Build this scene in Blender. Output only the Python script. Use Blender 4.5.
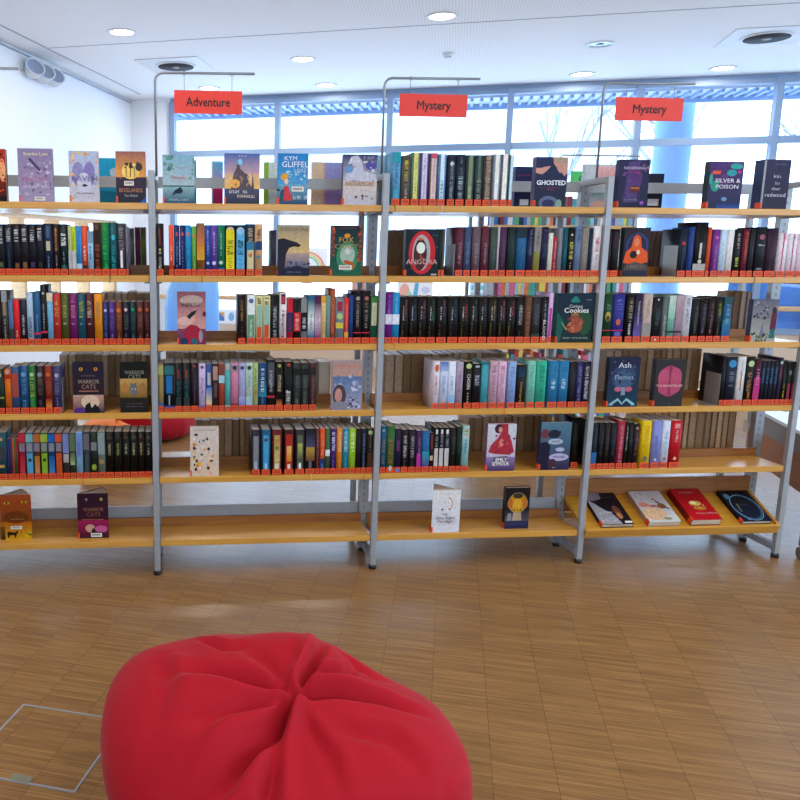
import bpy, bmesh, math, random
from mathutils import Vector, Matrix
random.seed(7)
D = bpy.data; SC = bpy.context.scene; COL = SC.collection
for o in list(D.objects): D.objects.remove(o)

# ------------------------------------------------------------------ camera
F, CX, CY = 807.92, 245.57, 400.0
YAW, PITCH, ROLL = 0.084, 0.185, -0.005
CAM = Vector((0.094, -3.163, 1.321))
c, s = math.cos(YAW), math.sin(YAW)
r_ = Vector((c, -s, 0)); f_ = Vector((s, c, 0)); u_ = Vector((0, 0, 1))
c, s = math.cos(PITCH), math.sin(PITCH)
FW = c*f_ - s*u_; UP = s*f_ + c*u_
c, s = math.cos(ROLL), math.sin(ROLL)
RT = c*r_ - s*UP; UP = s*r_ + c*UP
cd = D.cameras.new('camera'); cam = D.objects.new('camera', cd); COL.objects.link(cam)
m = Matrix.Identity(4)
for i in range(3):
    m[i][0] = RT[i]; m[i][1] = UP[i]; m[i][2] = -FW[i]; m[i][3] = CAM[i]
cam.matrix_world = m
cd.sensor_width = 36; cd.lens = 36*F/800; cd.shift_x = (400-CX)/800; cd.shift_y = 0
cd.clip_start = 0.05; cd.clip_end = 200
SC.camera = cam

def ray(x, y): return FW + RT*((x-CX)/F) - UP*((y-CY)/F)
def onY(x, y, Y):
    d = ray(x, y); return CAM + d*((Y-CAM.y)/d.y)
def onZ(x, y, Z):
    d = ray(x, y); return CAM + d*((Z-CAM.z)/d.z)

# ------------------------------------------------------------------ world, exposure
W = D.worlds.new('world'); SC.world = W; W.use_nodes = True
nt = W.node_tree; nt.nodes.clear()
bg = nt.nodes.new('ShaderNodeBackground'); wo = nt.nodes.new('ShaderNodeOutputWorld')
bg.inputs[0].default_value = (0.57, 0.77, 1.0, 1); bg.inputs[1].default_value = 4.2
nt.links.new(bg.outputs[0], wo.inputs[0])
vs = SC.view_settings
vs.view_transform = 'Standard'; vs.look = 'None'; vs.gamma = 1; vs.use_curve_mapping = False
vs.exposure = 0.26
H = 3.0                      # ceiling height
TH = math.radians(19)        # the building's grid is turned against the shelving
E1 = Vector((math.cos(TH), -math.sin(TH), 0)); E2 = Vector((math.sin(TH), math.cos(TH), 0))
C0 = onZ(130, 100.5, H); C0.z = 0
def bld(a, b, z=0.0): return C0 + E1*a + E2*b + Vector((0, 0, z))
def onwall(x, y, b=0.0):     # point seen at x,y on the vertical plane at depth b of the window wall
    d = ray(x, y); t = ((C0 + E2*b) - CAM).dot(E2)/d.dot(E2); return CAM + d*t
def uv(p):                   # back to building coordinates
    q = Vector((p.x, p.y, 0)) - C0; return q.dot(E1), q.dot(E2), p.z

def area(name, loc, size, sizey, energy, color, rot):
    l = D.lights.new(name, 'AREA'); l.shape = 'RECTANGLE'; l.size = size; l.size_y = sizey
    l.energy = energy; l.color = color
    o = D.objects.new(name, l); COL.objects.link(o); o.location = loc; o.rotation_euler = rot; return o

# ------------------------------------------------------------------ colours and materials
def lin(v):
    v /= 255.0
    return v/12.92 if v <= .04045 else ((v+.055)/1.055)**2.4
def hx(h):
    h = h.strip('#')
    if len(h) == 3: h = ''.join(ch*2 for ch in h)
    return (lin(int(h[0:2], 16)), lin(int(h[2:4], 16)), lin(int(h[4:6], 16)), 1.0)
MATS = {}
def mat(name, col='888888', rough=.5, metal=0.0, spec=.5, emit=None, est=1.0, noise=None):
    if name in MATS: return MATS[name]
    m = D.materials.new(name); m.use_nodes = True; n = m.node_tree; b = n.nodes['Principled BSDF']
    b.inputs['Base Color'].default_value = hx(col) if isinstance(col, str) else col
    b.inputs['Roughness'].default_value = rough; b.inputs['Metallic'].default_value = metal
    b.inputs['Specular IOR Level'].default_value = spec
    if emit:
        b.inputs['Emission Color'].default_value = hx(emit); b.inputs['Emission Strength'].default_value = est
    if noise:                # (scale, amount, stretch)
        sc, am, st = noise
        tc = n.nodes.new('ShaderNodeTexCoord'); mp = n.nodes.new('ShaderNodeMapping'); mp.inputs['Scale'].default_value = st
        nz = n.nodes.new('ShaderNodeTexNoise'); nz.inputs['Scale'].default_value = sc; nz.inputs['Detail'].default_value = 4
        n.links.new(tc.outputs['Object'], mp.inputs[0]); n.links.new(mp.outputs[0], nz.inputs['Vector'])
        hs = n.nodes.new('ShaderNodeHueSaturation'); hs.inputs['Color'].default_value = hx(col) if isinstance(col, str) else col
        mr = n.nodes.new('ShaderNodeMapRange'); mr.inputs['To Min'].default_value = 1-am; mr.inputs['To Max'].default_value = 1+am
        mr.inputs['From Min'].default_value = .3; mr.inputs['From Max'].default_value = .7
        n.links.new(nz.outputs[0], mr.inputs[0]); n.links.new(mr.outputs[0], hs.inputs['Value']); n.links.new(hs.outputs[0], b.inputs['Base Color'])
    MATS[name] = m; return m
def print_mat(name, rough, bump=0):
    m = D.materials.new(name); m.use_nodes = True; n = m.node_tree; b = n.nodes['Principled BSDF']
    a = n.nodes.new('ShaderNodeAttribute'); a.attribute_name = 'Col'
    nz = n.nodes.new('ShaderNodeTexNoise'); nz.inputs['Scale'].default_value = 90; nz.inputs['Detail'].default_value = 3
    tc = n.nodes.new('ShaderNodeTexCoord'); n.links.new(tc.outputs['Object'], nz.inputs['Vector'])
    mr = n.nodes.new('ShaderNodeMapRange'); mr.inputs['From Min'].default_value = .35; mr.inputs['From Max'].default_value = .65
    mr.inputs['To Min'].default_value = .88; mr.inputs['To Max'].default_value = 1.1
    hs = n.nodes.new('ShaderNodeHueSaturation')
    n.links.new(nz.outputs[0], mr.inputs[0]); n.links.new(mr.outputs[0], hs.inputs['Value'])
    n.links.new(a.outputs['Color'], hs.inputs['Color']); n.links.new(hs.outputs[0], b.inputs['Base Color'])
    b.inputs['Roughness'].default_value = rough; b.inputs['Specular IOR Level'].default_value = .18
    MATS[name] = m; return m
PRINT = print_mat('printed_cover', .45)
PAGES = mat('book_pages', 'dccfb8', .6, noise=(60, .14, (40, 1, 1)))
PAGEW = mat('white_pages', 'e6e2da', .9, noise=(60, .08, (40, 1, 1)))
LABEL = mat('orange_label', 'df4a14', .6, noise=(400, .16, (1, 1, 1)))
INK = mat('black_ink', '1a1616', .6)
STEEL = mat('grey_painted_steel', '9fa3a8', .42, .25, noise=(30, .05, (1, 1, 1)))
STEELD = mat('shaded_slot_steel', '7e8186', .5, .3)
BLACKP = mat('black_plastic', '141416', .5)
GALV = mat('bookend_steel', '8f8a86', .45, .3)
WHITE = mat('white_wall_paint', 'e9edf3', .85)
FRAME = mat('window_frame_paint', '8298b6', .5, .1)
SIGNRED = mat('red_sign_board', 'e83c2e', .5)
SIGNGRN = mat('green_sign_board', '46c864', .5)

def wood(name, c1, c2, rough=.42, scale=(1.5, 30, 30)):
    m = D.materials.new(name); m.use_nodes = True; n = m.node_tree; b = n.nodes['Principled BSDF']
    tc = n.nodes.new('ShaderNodeTexCoord'); mp = n.nodes.new('ShaderNodeMapping'); mp.inputs['Scale'].default_value = scale
    nz = n.nodes.new('ShaderNodeTexNoise'); nz.inputs['Scale'].default_value = 2.2; nz.inputs['Detail'].default_value = 6; nz.inputs['Distortion'].default_value = .6
    cr = n.nodes.new('ShaderNodeValToRGB'); cr.color_ramp.elements[0].position = .32; cr.color_ramp.elements[1].position = .7
    cr.color_ramp.elements[0].color = hx(c1); cr.color_ramp.elements[1].color = hx(c2)
    n.links.new(tc.outputs['Object'], mp.inputs[0]); n.links.new(mp.outputs[0], nz.inputs['Vector'])
    n.links.new(nz.outputs[0], cr.inputs[0]); n.links.new(cr.outputs[0], b.inputs['Base Color'])
    b.inputs['Roughness'].default_value = rough; MATS[name] = m; return m
SHELFWOOD = wood('beech_shelf_board', 'c88e38', 'd8a44c', .27)
LIPWOOD = wood('beech_back_lip', '8d5522', 'a86c30')
RAILWOOD = wood('pale_wood_rail', 'c49a68', 'd8b488')
BINWOOD = wood('orange_brown_wood', '8d4f18', 'a5642a')

def floor_mat():
    m = D.materials.new('strip_parquet'); m.use_nodes = True; n = m.node_tree; b = n.nodes['Principled BSDF']
    tc = n.nodes.new('ShaderNodeTexCoord'); mp = n.nodes.new('ShaderNodeMapping')
    mp.vector_type = 'POINT'; mp.inputs['Rotation'].default_value = (0, 0, TH)
    n.links.new(tc.outputs['Object'], mp.inputs[0])
    br = n.nodes.new('ShaderNodeTexBrick'); br.offset = 0; br.squash = 1
    br.inputs['Scale'].default_value = 1; br.inputs['Brick Width'].default_value = .16; br.inputs['Row Height'].default_value = .011
    br.inputs['Mortar Size'].default_value = .0007; br.inputs['Mortar Smooth'].default_value = .3; br.inputs['Bias'].default_value = 0
    br.inputs['Color1'].default_value = hx('9c774a'); br.inputs['Color2'].default_value = hx('896640'); br.inputs['Mortar'].default_value = hx('765636')
    n.links.new(mp.outputs[0], br.inputs['Vector'])
    br2 = n.nodes.new('ShaderNodeTexBrick'); br2.offset = 0
    br2.inputs['Scale'].default_value = 1; br2.inputs['Brick Width'].default_value = .16; br2.inputs['Row Height'].default_value = .32
    br2.inputs['Mortar Size'].default_value = .0009; br2.inputs['Mortar Smooth'].default_value = .1
    br2.inputs['Color1'].default_value = (1.03, 1.03, 1.03, 1); br2.inputs['Color2'].default_value = (.97, .97, .97, 1); br2.inputs['Mortar'].default_value = (.72, .72, .72, 1)
    n.links.new(mp.outputs[0], br2.inputs['Vector'])
    nz = n.nodes.new('ShaderNodeTexNoise'); nz.inputs['Scale'].default_value = 1; nz.inputs['Detail'].default_value = 5
    mp2 = n.nodes.new('ShaderNodeMapping'); mp2.inputs['Scale'].default_value = (6, 90, 1)
    n.links.new(mp.outputs[0], mp2.inputs[0]); n.links.new(mp2.outputs[0], nz.inputs['Vector'])
    mr = n.nodes.new('ShaderNodeMapRange'); mr.inputs['From Min'].default_value = .3; mr.inputs['From Max'].default_value = .7
    mr.inputs['To Min'].default_value = .8; mr.inputs['To Max'].default_value = 1.2
    n.links.new(nz.outputs[0], mr.inputs[0])
    mx = n.nodes.new('ShaderNodeMix'); mx.data_type = 'RGBA'; mx.blend_type = 'MULTIPLY'; mx.inputs[0].default_value = 1
    n.links.new(br.outputs[0], mx.inputs[6]); n.links.new(br2.outputs[0], mx.inputs[7])
    hs = n.nodes.new('ShaderNodeHueSaturation'); n.links.new(mx.outputs[2], hs.inputs['Color']); n.links.new(mr.outputs[0], hs.inputs['Value'])
    n.links.new(hs.outputs[0], b.inputs['Base Color'])
    b.inputs['Roughness'].default_value = .27; b.inputs['Specular IOR Level'].default_value = .3
    return m
FLOOR = floor_mat()

def ceil_mat():
    m = D.materials.new('perforated_ceiling'); m.use_nodes = True; n = m.node_tree; b = n.nodes['Principled BSDF']
    tc = n.nodes.new('ShaderNodeTexCoord'); mp = n.nodes.new('ShaderNodeMapping'); mp.inputs['Rotation'].default_value = (0, 0, TH)
    n.links.new(tc.outputs['Object'], mp.inputs[0])
    vo = n.nodes.new('ShaderNodeTexVoronoi'); vo.inputs['Scale'].default_value = 45; vo.inputs['Randomness'].default_value = 0
    n.links.new(mp.outputs[0], vo.inputs['Vector'])
    cr = n.nodes.new('ShaderNodeValToRGB'); cr.color_ramp.elements[0].position = .2; cr.color_ramp.elements[1].position = .3
    cr.color_ramp.elements[0].color = hx('dde1e9'); cr.color_ramp.elements[1].color = hx('f6f8fb')
    n.links.new(vo.outputs['Distance'], cr.inputs[0]); n.links.new(cr.outputs[0], b.inputs['Base Color'])
    b.inputs['Roughness'].default_value = .85; return m
CEIL = ceil_mat()
def glass_mat():
    m = D.materials.new('window_glass'); m.use_nodes = True; n = m.node_tree; n.nodes.clear()
    t = n.nodes.new('ShaderNodeBsdfTransparent'); g = n.nodes.new('ShaderNodeBsdfGlossy'); g.inputs['Roughness'].default_value = .02
    t.inputs[0].default_value = (.97, .985, 1, 1)
    mx = n.nodes.new('ShaderNodeMixShader'); o = n.nodes.new('ShaderNodeOutputMaterial')
    mx.inputs[0].default_value = .06; n.links.new(t.outputs[0], mx.inputs[1]); n.links.new(g.outputs[0], mx.inputs[2]); n.links.new(mx.outputs[0], o.inputs[0])
    return m
GLASS = glass_mat()

# ------------------------------------------------------------------ mesh builder
class MB:
    def __init__(s): s.v = []; s.f = []; s.c = []; s.smooth = []
    def face(s, pts, col=None, sm=False):
        i = len(s.v); s.v += [tuple(p) for p in pts]; s.f.append(tuple(range(i, i+len(pts)))); s.smooth.append(sm)
        if col is None: col = (.8, .8, .8, 1)
        if isinstance(col, list): s.c += col
        else: s.c += [col]*len(pts)
    def hexa(s, p, col=None):        # 8 points: bottom 4 ccw, top 4 ccw
        for q in ((3, 2, 1, 0), (4, 5, 6, 7), (0, 1, 5, 4), (1, 2, 6, 5), (2, 3, 7, 6), (3, 0, 4, 7)): s.face([p[k] for k in q], col)
        return s
    def box(s, x0, x1, y0, y1, z0, z1, col=None):
        return s.hexa([(x0, y0, z0), (x1, y0, z0), (x1, y1, z0), (x0, y1, z0), (x0, y0, z1), (x1, y0, z1), (x1, y1, z1), (x0, y1, z1)], col)
    def obox(s, a0, a1, b0, b1, z0, z1, col=None):   # in the building grid
        P = lambda a, b, z: tuple(bld(a, b, z))
        return s.hexa([P(a0, b0, z0), P(a1, b0, z0), P(a1, b1, z0), P(a0, b1, z0), P(a0, b0, z1), P(a1, b0, z1), P(a1, b1, z1), P(a0, b1, z1)], col)
    def prism(s, poly, z0, z1, col=None, sm=False):   # poly ccw in xy
        n = len(poly)
        s.face([(x, y, z0) for x, y in reversed(poly)], col); s.face([(x, y, z1) for x, y in poly], col)
        for i in range(n):
            a, b = poly[i], poly[(i+1) % n]
            s.face([(a[0], a[1], z0), (b[0], b[1], z0), (b[0], b[1], z1), (a[0], a[1], z1)], col, sm)
        return s
    def tube(s, pts, r, n=8, col=None, cap=True):
        rs = r if isinstance(r, (list, tuple)) else [r]*len(pts)
        pts = [Vector(p) for p in pts]; rings = []
        prev = None
        for i, p in enumerate(pts):
            t = (pts[min(i+1, len(pts)-1)] - pts[max(i-1, 0)]).normalized()
            if prev is None: a = t.cross(Vector((0, 0, 1)) if abs(t.z) < .9 else Vector((1, 0, 0))).normalized()
            else: a = (prev - t*prev.dot(t)).normalized()
            prev = a; b = t.cross(a)
            rings.append([p + a*math.cos(2*math.pi*k/n)*rs[i] + b*math.sin(2*math.pi*k/n)*rs[i] for k in range(n)])
        for i in range(len(rings)-1):
            for k in range(n):
                s.face([rings[i][k], rings[i][(k+1) % n], rings[i+1][(k+1) % n], rings[i+1][k]], col, True)
        if cap: s.face(list(reversed(rings[0])), col); s.face(rings[-1], col)
        return s
    def lathe(s, prof, n=24, cx=0, cy=0, col=None):
        for i in range(len(prof)-1):
            for k in range(n):
                a, b = 2*math.pi*k/n, 2*math.pi*(k+1)/n
                (r0, z0), (r1, z1) = prof[i], prof[i+1]
                s.face([(cx+r0*math.cos(a), cy+r0*math.sin(a), z0), (cx+r0*math.cos(b), cy+r0*math.sin(b), z0), (cx+r1*math.cos(b), cy+r1*math.sin(b), z1), (cx+r1*math.cos(a), cy+r1*math.sin(a), z1)], col, True)
        return s
    def build(s, name, material, parent=None, bevel=0, weld=False):
        me = D.meshes.new(name); me.from_pydata(s.v, [], s.f)
        ca = me.color_attributes.new('Col', 'FLOAT_COLOR', 'CORNER')
        flat = [x for q in s.c for x in q]
        ca.data.foreach_set('color', flat)
        me.polygons.foreach_set('use_smooth', s.smooth)
        if weld or bevel or any(s.smooth):
            b = bmesh.new(); b.from_mesh(me); bmesh.ops.remove_doubles(b, verts=b.verts, dist=1e-5); b.to_mesh(me); b.free()
        me.materials.append(material)
        o = D.objects.new(name, me); COL.objects.link(o)
        if parent is not None: o.parent = parent
        if bevel:
            md = o.modifiers.new('bevel', 'BEVEL'); md.width = bevel; md.segments = 2; md.limit_method = 'ANGLE'
        return o
def tag(o, label=None, cat=None, group=None, kind=None):
    if label: o['label'] = label
    if cat: o['category'] = cat
    if group: o['group'] = group
    if kind: o['kind'] = kind
    return o
def empty(name, loc, label, cat, group=None, rz=0):
    o = D.objects.new(name, None); COL.objects.link(o); o.location = loc; o.rotation_euler = (0, 0, rz); o.empty_display_size = .05
    return tag(o, label, cat, group)
def text_mesh(name, txt, size, material, parent, loc, rot=(math.pi/2, 0, 0), depth=.0004, align='CENTER', sx=1.0, bold=0):
    cu = D.curves.new(name, 'FONT'); cu.body = txt; cu.size = size; cu.align_x = align; cu.align_y = 'CENTER'; cu.extrude = depth; cu.resolution_u = 2
    t = D.objects.new('tmp', cu); COL.objects.link(t)
    dg = bpy.context.evaluated_depsgraph_get(); me = D.meshes.new_from_object(t.evaluated_get(dg))
    D.objects.remove(t); D.curves.remove(cu); me.name = name
    if bold:
        b = bmesh.new(); b.from_mesh(me)
        base = me.copy(); b.free(); b = bmesh.new()
        for n_, (dx, dy) in enumerate(((-bold, 0), (bold, 0), (0, bold), (0, -bold))):
            k0 = len(b.verts); b.from_mesh(base); b.verts.ensure_lookup_table()
            for v in b.verts[k0:]: v.co.x += dx; v.co.y += dy; v.co.z += n_*.00002
        b.to_mesh(me); b.free(); D.meshes.remove(base)
    me.materials.clear(); me.materials.append(material)
    o = D.objects.new(name, me); COL.objects.link(o); o.parent = parent; o.location = loc; o.rotation_euler = rot; o.scale = (sx, 1, 1); return o
def ink(h):
    return mat('print_ink_'+h, h, .5)

# ------------------------------------------------------------------ the room
AW = 10.5; BD = -12.0
st = lambda o: tag(o, kind='structure')
st(MB().obox(-.3, AW+.3, BD-.3, .1, -.2, 0).build('floor', FLOOR))
st(MB().obox(-.3, AW+.3, BD-.3, .1, H, H+.2).build('ceiling', CEIL))
st(MB().obox(-.3, 0, BD-.3, -5.2, 0, H).obox(-.3, 0, -.5, .1, 0, H).obox(-.3, 0, -5.2, -.5, 0, .45).obox(-.3, 0, -5.2, -.5, 1.62, H).build('wall_left', WHITE))
w = MB().obox(-.16, -.02, -5.2, -.5, .45, .49).obox(-.16, -.02, -5.2, -.5, 1.58, 1.62)
for k in range(8): w.obox(-.16, -.02, -5.2+k*.664, -5.2+k*.664+.05, .49, 1.58)
fr = st(w.build('window_10', RAILWOOD))
MB().obox(-.1, -.094, -5.15, -.5, .49, 1.58).build('glass_pane', GLASS, fr)
# window wall: openings from mullion to mullion
mull = [uv(onwall(x, 125))[0] for x in (172, 278.5, 389.5, 510.5, 620, 775)]
step = (mull[5]-mull[0])/5.0
A0 = mull[0]; MUL = [A0 + step*i for i in range(9)]
print('mullions', mull, step)
TR = 2.39                                   # transom height
TANW = mat('warm_parapet_paint', 'd9bfa6', .8)
st(MB().obox(0, A0-.02, 0, .12, 0, H).build('wall_back', WHITE))
st(MB().obox(A0-.02, AW, 0, .12, 0, .5).build('wall_back', TANW))
st(MB().obox(A0-.02, AW, 0, .12, H-.05, H).build('trim_1', FRAME))
wn = 0
PALEBLUE = mat('pale_blue_spandrel', '9cc4ea', .5)
BLUEP = mat('blue_panel', '1f7fdc', .5)
for i in range(8):
    a0, a1 = MUL[i], MUL[i+1]
    w = MB()
    w.obox(a0-.025, a0+.035, -.03, .07, .5, H-.04)
    w.obox(a0+.035, a1-.025, -.02, .06, .5, .56)
    w.obox(a0+.035, a1-.025, -.035, .06, TR-.035, TR+.03)
    w.obox(a0+.035, a1-.025, -.02, .06, H-.09, H-.045)
    fr = st(w.build('window_%d' % (i+1), FRAME))
    g = MB().obox(a0+.034, a1-.024, .018, .026, .55, TR-.03).obox(a0+.034, a1-.024, .018, .026, TR+.02, H-.08)
    g.build('glass_pane', GLASS, fr)
    pa = uv(onwall(728, 300))[0]
    if a1 > pa:
        MB().obox(max(pa, a0+.036), a1-.026, .03, .05, .56, 1.22).build('spandrel_panel', BLUEP, fr)
    if i >= 5:
        MB().obox(a0+.45, a0+.5, -.01, .05, .56, TR-.035).build('mullion', FRAME, fr)
# unseen walls behind the camera and at right, openings added for fill light
st(MB().obox(0, AW, BD-.12, BD, 0, 1.5).obox(0, AW, BD-.12, BD, 2.5, H).obox(0, 3.2, BD-.12, BD, 1.5, 2.5).obox(7.4, AW, BD-.12, BD, 1.5, 2.5).build('wall_front', WHITE))
st(MB().obox(AW, AW+.12, BD, 0, 0, .6).obox(AW, AW+.12, BD, 0, 2.8, H).obox(AW, AW+.12, -.8, 0, .6, 2.8).obox(AW, AW+.12, BD, BD+.8, .6, 2.8).build('wall_right', WHITE))
w = MB()
for k in range(1, 4): w.obox(3.2+4.2*k/4-.03, 3.2+4.2*k/4+.03, BD-.1, BD-.02, 1.5, 2.5)
st(w.build('window_9', FRAME))
# ceiling seam and shadow-gap trims
sa = [uv(onZ(x, y, H)) for x, y in ((110, 41), (300, 33.5), (600, 16), (800, 4))]
SM = mat('ceiling_joint', 'aab4c4', .8)
bs = sum(q[1] for q in sa)/4
print('seam', sa)
st(MB().obox(.25, AW, bs-.004, bs+.004, H-.003, H+.01).build('trim_2', SM))
st(MB().obox(.25, .27, BD, -.35, H-.003, H+.01).obox(0, .02, BD, 0, H-.03, H-.02).build('trim_3', SM))
# wooden rail along the windows
rl = MB().obox(.15, AW, -.16, -.11, .74, .79)
rail = rl.build('wood_rail', RAILWOOD, bevel=.01); tag(rail, 'long pale wooden rail running along below the windows', 'rail')
rb = MB()
for k in range(8): rb.obox(MUL[k]-.015, MUL[k]+.015, -.115, -.03, .755, .775)
rb.build('bracket', STEEL, rail)
# floor hatch
h1, h2, h3, h4 = [uv(onZ(x, y, 0)) for x, y in ((22, 706), (106, 716), (85, 794), (0, 781))]
print('hatch', h1, h2, h3, h4)
ha0, hb1 = h1[0], (h1[1]+h2[1])/2; hb0 = (h3[1]+h4[1])/2; ha1 = ha0 + (hb1-hb0)*1.0
hat = empty('floor_hatch', bld((ha0+ha1)/2, (hb0+hb1)/2, 0), 'square steel-framed parquet floor hatch left of the red beanbag', 'floor hatch')
def local(o, par):
    o.parent = par; o.matrix_parent_inverse = Matrix.Translation(par.location).inverted() if par.rotation_euler.z == 0 else (Matrix.Translation(par.location) @ Matrix.Rotation(par.rotation_euler.z, 4, 'Z')).inverted(); return o
t = .006
fm = MB().obox(ha0, ha1, hb1-t, hb1, 0, .003).obox(ha0, ha1, hb0, hb0+t, 0, .003).obox(ha0, ha0+t, hb0+t, hb1-t, 0, .003).obox(ha1-t, ha1, hb0+t, hb1-t, 0, .003)
local(fm.build('frame', STEEL), hat)
local(MB().obox(ha0+t, ha1-t, hb0+t, hb1-t, 0, .0015).build('lid', FLOOR), hat)
pu = uv(onZ(22, 779, 0))
local(MB().obox(pu[0]-.028, pu[0]+.028, hb0+.003, hb0+.026, .0015, .0045).build('lift_handle', mat('hatch_handle', '9a9c84', .4, .6)), hat)

# ceiling fittings
LAMP = mat('lamp_diffuser', 'fff6e6', .5, emit='fff2e0', est=9)
RING = mat('white_ring', 'dfe4ea', .5)
DARKH = mat('dark_vent', '23272e', .8)
def downlight(x, y, lit, label):
    p = onZ(x, y, H)
    t = empty('downlight', (p.x, p.y, H), label, 'ceiling light', 'round recessed ceiling lights' if lit else None)
    MB().lathe([(.088, -.001), (.118, -.001), (.118, -.006), (.112, -.010), (.090, -.006), (.088, -.001)], 32).build('trim_ring', RING, t)
    if lit:
        MB().lathe([(.0005, -.004), (.089, -.004), (.089, -.001)], 32).build('diffuser', LAMP, t)
        l = D.lights.new('lamp_glow', 'AREA'); l.shape = 'DISK'; l.size = .17; l.energy = 9; l.color = (1, .9, .78)
        lo = D.objects.new('lamp_glow', l); COL.objects.link(lo); lo.parent = t; lo.location = (0, 0, -.012)
    else:
        MB().lathe([(.0005, -.002), (.05, -.002), (.089, -.001)], 32).build('reflector', mat('dull_reflector', '6f87a0', .2, .8), t)
        MB().lathe([(.0005, -.005), (.028, -.005), (.03, -.002)], 20).build('bulb', mat('unlit_bulb', '49565f', .3), t)
for x, y, lab in ((122, 32, 'lit round ceiling light near the left wall, furthest left'), (303, 59, 'lit round ceiling light left of centre, between Adventure and Mystery signs'),
                  (326, 85, 'lit round ceiling light closest to the window band, above the horse book'), (442, 16, 'lit round ceiling light nearest the camera, above smoke detector'),
                  (582, 74, 'lit round ceiling light near windows, left of the thin sign frame'), (723, 68, 'lit round ceiling light near windows, furthest right')):
    downlight(x, y, True, lab)
downlight(209, 88, True, 'lit round ceiling light partly hidden behind the Adventure sign')
downlight(600, 44, False, 'unlit bluish recessed ceiling light, centre right of ceiling')
# further lamps over the reading area, behind the camera
for i, (a, b) in enumerate(((2.4, -7.0), (5.2, -7.0), (2.4, -9.4), (5.2, -9.4), (8.0, -5.0), (8.0, -8.0))):
    q = bld(a, b, H)
    tt = empty('downlight', q, 'lit round ceiling light behind the viewer, over the reading floor', 'ceiling light', 'ceiling lights behind the viewer')
    MB().lathe([(.088, -.001), (.118, -.001), (.118, -.006), (.112, -.010), (.090, -.006), (.088, -.001)], 24).build('trim_ring', RING, tt)
    MB().lathe([(.0005, -.004), (.089, -.004), (.089, -.001)], 24).build('diffuser', LAMP, tt)
    l = D.lights.new('lamp_glow', 'AREA'); l.shape = 'DISK'; l.size = .17; l.energy = 16; l.color = (1, .9, .78)
    lo = D.objects.new('lamp_glow', l); COL.objects.link(lo); lo.parent = tt; lo.location = (0, 0, -.012)
def vent(x, y, label):
    p = onZ(x, y, H)
    t = empty('air_diffuser', (p.x, p.y, H), label, 'ceiling vent', rz=-TH)
    pm = MB(); pm.box(-.3, .3, -.3, .3, -.008, -.001); pm.build('panel', RING, t, bevel=.002)
    MB().lathe([(.12, -.008), (.19, -.008), (.185, -.02), (.13, -.014), (.12, -.008)], 36).build('ring', RING, t)
    MB().lathe([(.0005, -.0215), (.165, -.0215), (.165, -.012)], 36).build('opening', DARKH, t)
    MB().lathe([(.0005, -.026), (.03, -.026), (.034, -.0216)], 24).build('hub', GALV, t)
vent(176, 65, 'round air diffuser in square panel above the Adventure sign frame')
vent(767, 36, 'round dark air diffuser in square ceiling panel at far right')
p = onZ(448, 53, H)
t = empty('smoke_detector', (p.x, p.y, H), 'small white smoke detector on ceiling above first Mystery sign', 'smoke detector')
MB().lathe([(.045, -.001), (.048, -.015), (.03, -.035), (.0005, -.037)], 24).build('body', RING, t)
MB().lathe([(.032, -.0335), (.027, -.037), (.022, -.0368)], 24).build('sensor_grille', GALV, t)

# wall spotlights on the left wall
d = ray(35, 72); tt = (C0 - CAM).dot(E1)/d.dot(E1); sp = CAM + d*tt
print('spot', sp, uv(sp))
sl = empty('wall_spotlights', sp, 'cluster of three small white round spotlights high on left wall', 'spotlight', rz=-TH)
MB().box(.0, .02, -.26, .26, -.03, .03).build('mounting_bar', RING, sl, bevel=.004)
for k in (-1, 0, 1):
    y = .19*k
    def tilt(o): o.location = (.09, y, -.02); o.rotation_euler = (0, math.radians(62), math.radians(-35)); return o
    hd = tilt(MB().lathe([(.0005, -.07), (.05, -.065), (.072, -.03), (.085, .03), (.09, .045), (.08, .045), (.076, .03)], 28).build('lamp_head', RING, sl))
    MB().lathe([(.0005, .02), (.05, .022), (.078, .034)], 28).build('lens', mat('unlit_lens', '93a2bc', .3), hd)
    MB().tube([(.015, y, 0), (.05, y, 0), (.07, y, -.01)], .012, 8).build('arm', RING, sl)

# ------------------------------------------------------------------ outside
GRD = mat('pale_paving', 'eef1f6', .9, noise=(3, .1, (1, 1, 1)))
tag(MB().obox(-25, 40, .12, 45, -.25, -.02).build('ground', GRD), kind='structure')
ea = MB().obox(-.3, AW+.5, .13, .5, H-.1, H-.04)
eave = ea.build('eave', mat('pale_blue_eave', 'd8e2ee', .6)); tag(eave, 'pale blue ribbed eave outside above the windows', 'eave')
ribs = MB()
for k in range(95): ribs.obox(A0-.3+k*.1, A0-.3+k*.1+.03, .14, .5, H-.13, H-.1)
ribs.build('ribs', mat('blue_rib', '86a8d8', .6), eave)
MB().obox(-.3, AW+.5, .5, .55, H-.16, H-.02).build('fascia', mat('eave_fascia', '94b4e0', .6), eave)
pc = uv(onwall(674, 130, .9))
col_ = MB().lathe([(.19, -.02), (.19, H+.3)], 28).build('round_column', mat('pale_column', '7aa6dc', .7)); pcw = bld(pc[0], .9, 0); col_.location = (pcw.x, pcw.y, 0)
tag(col_, 'thick pale blue column outside the window, right of the last sign', 'column')
BARK = mat('grey_bark', '8b93a6', .9)
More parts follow.
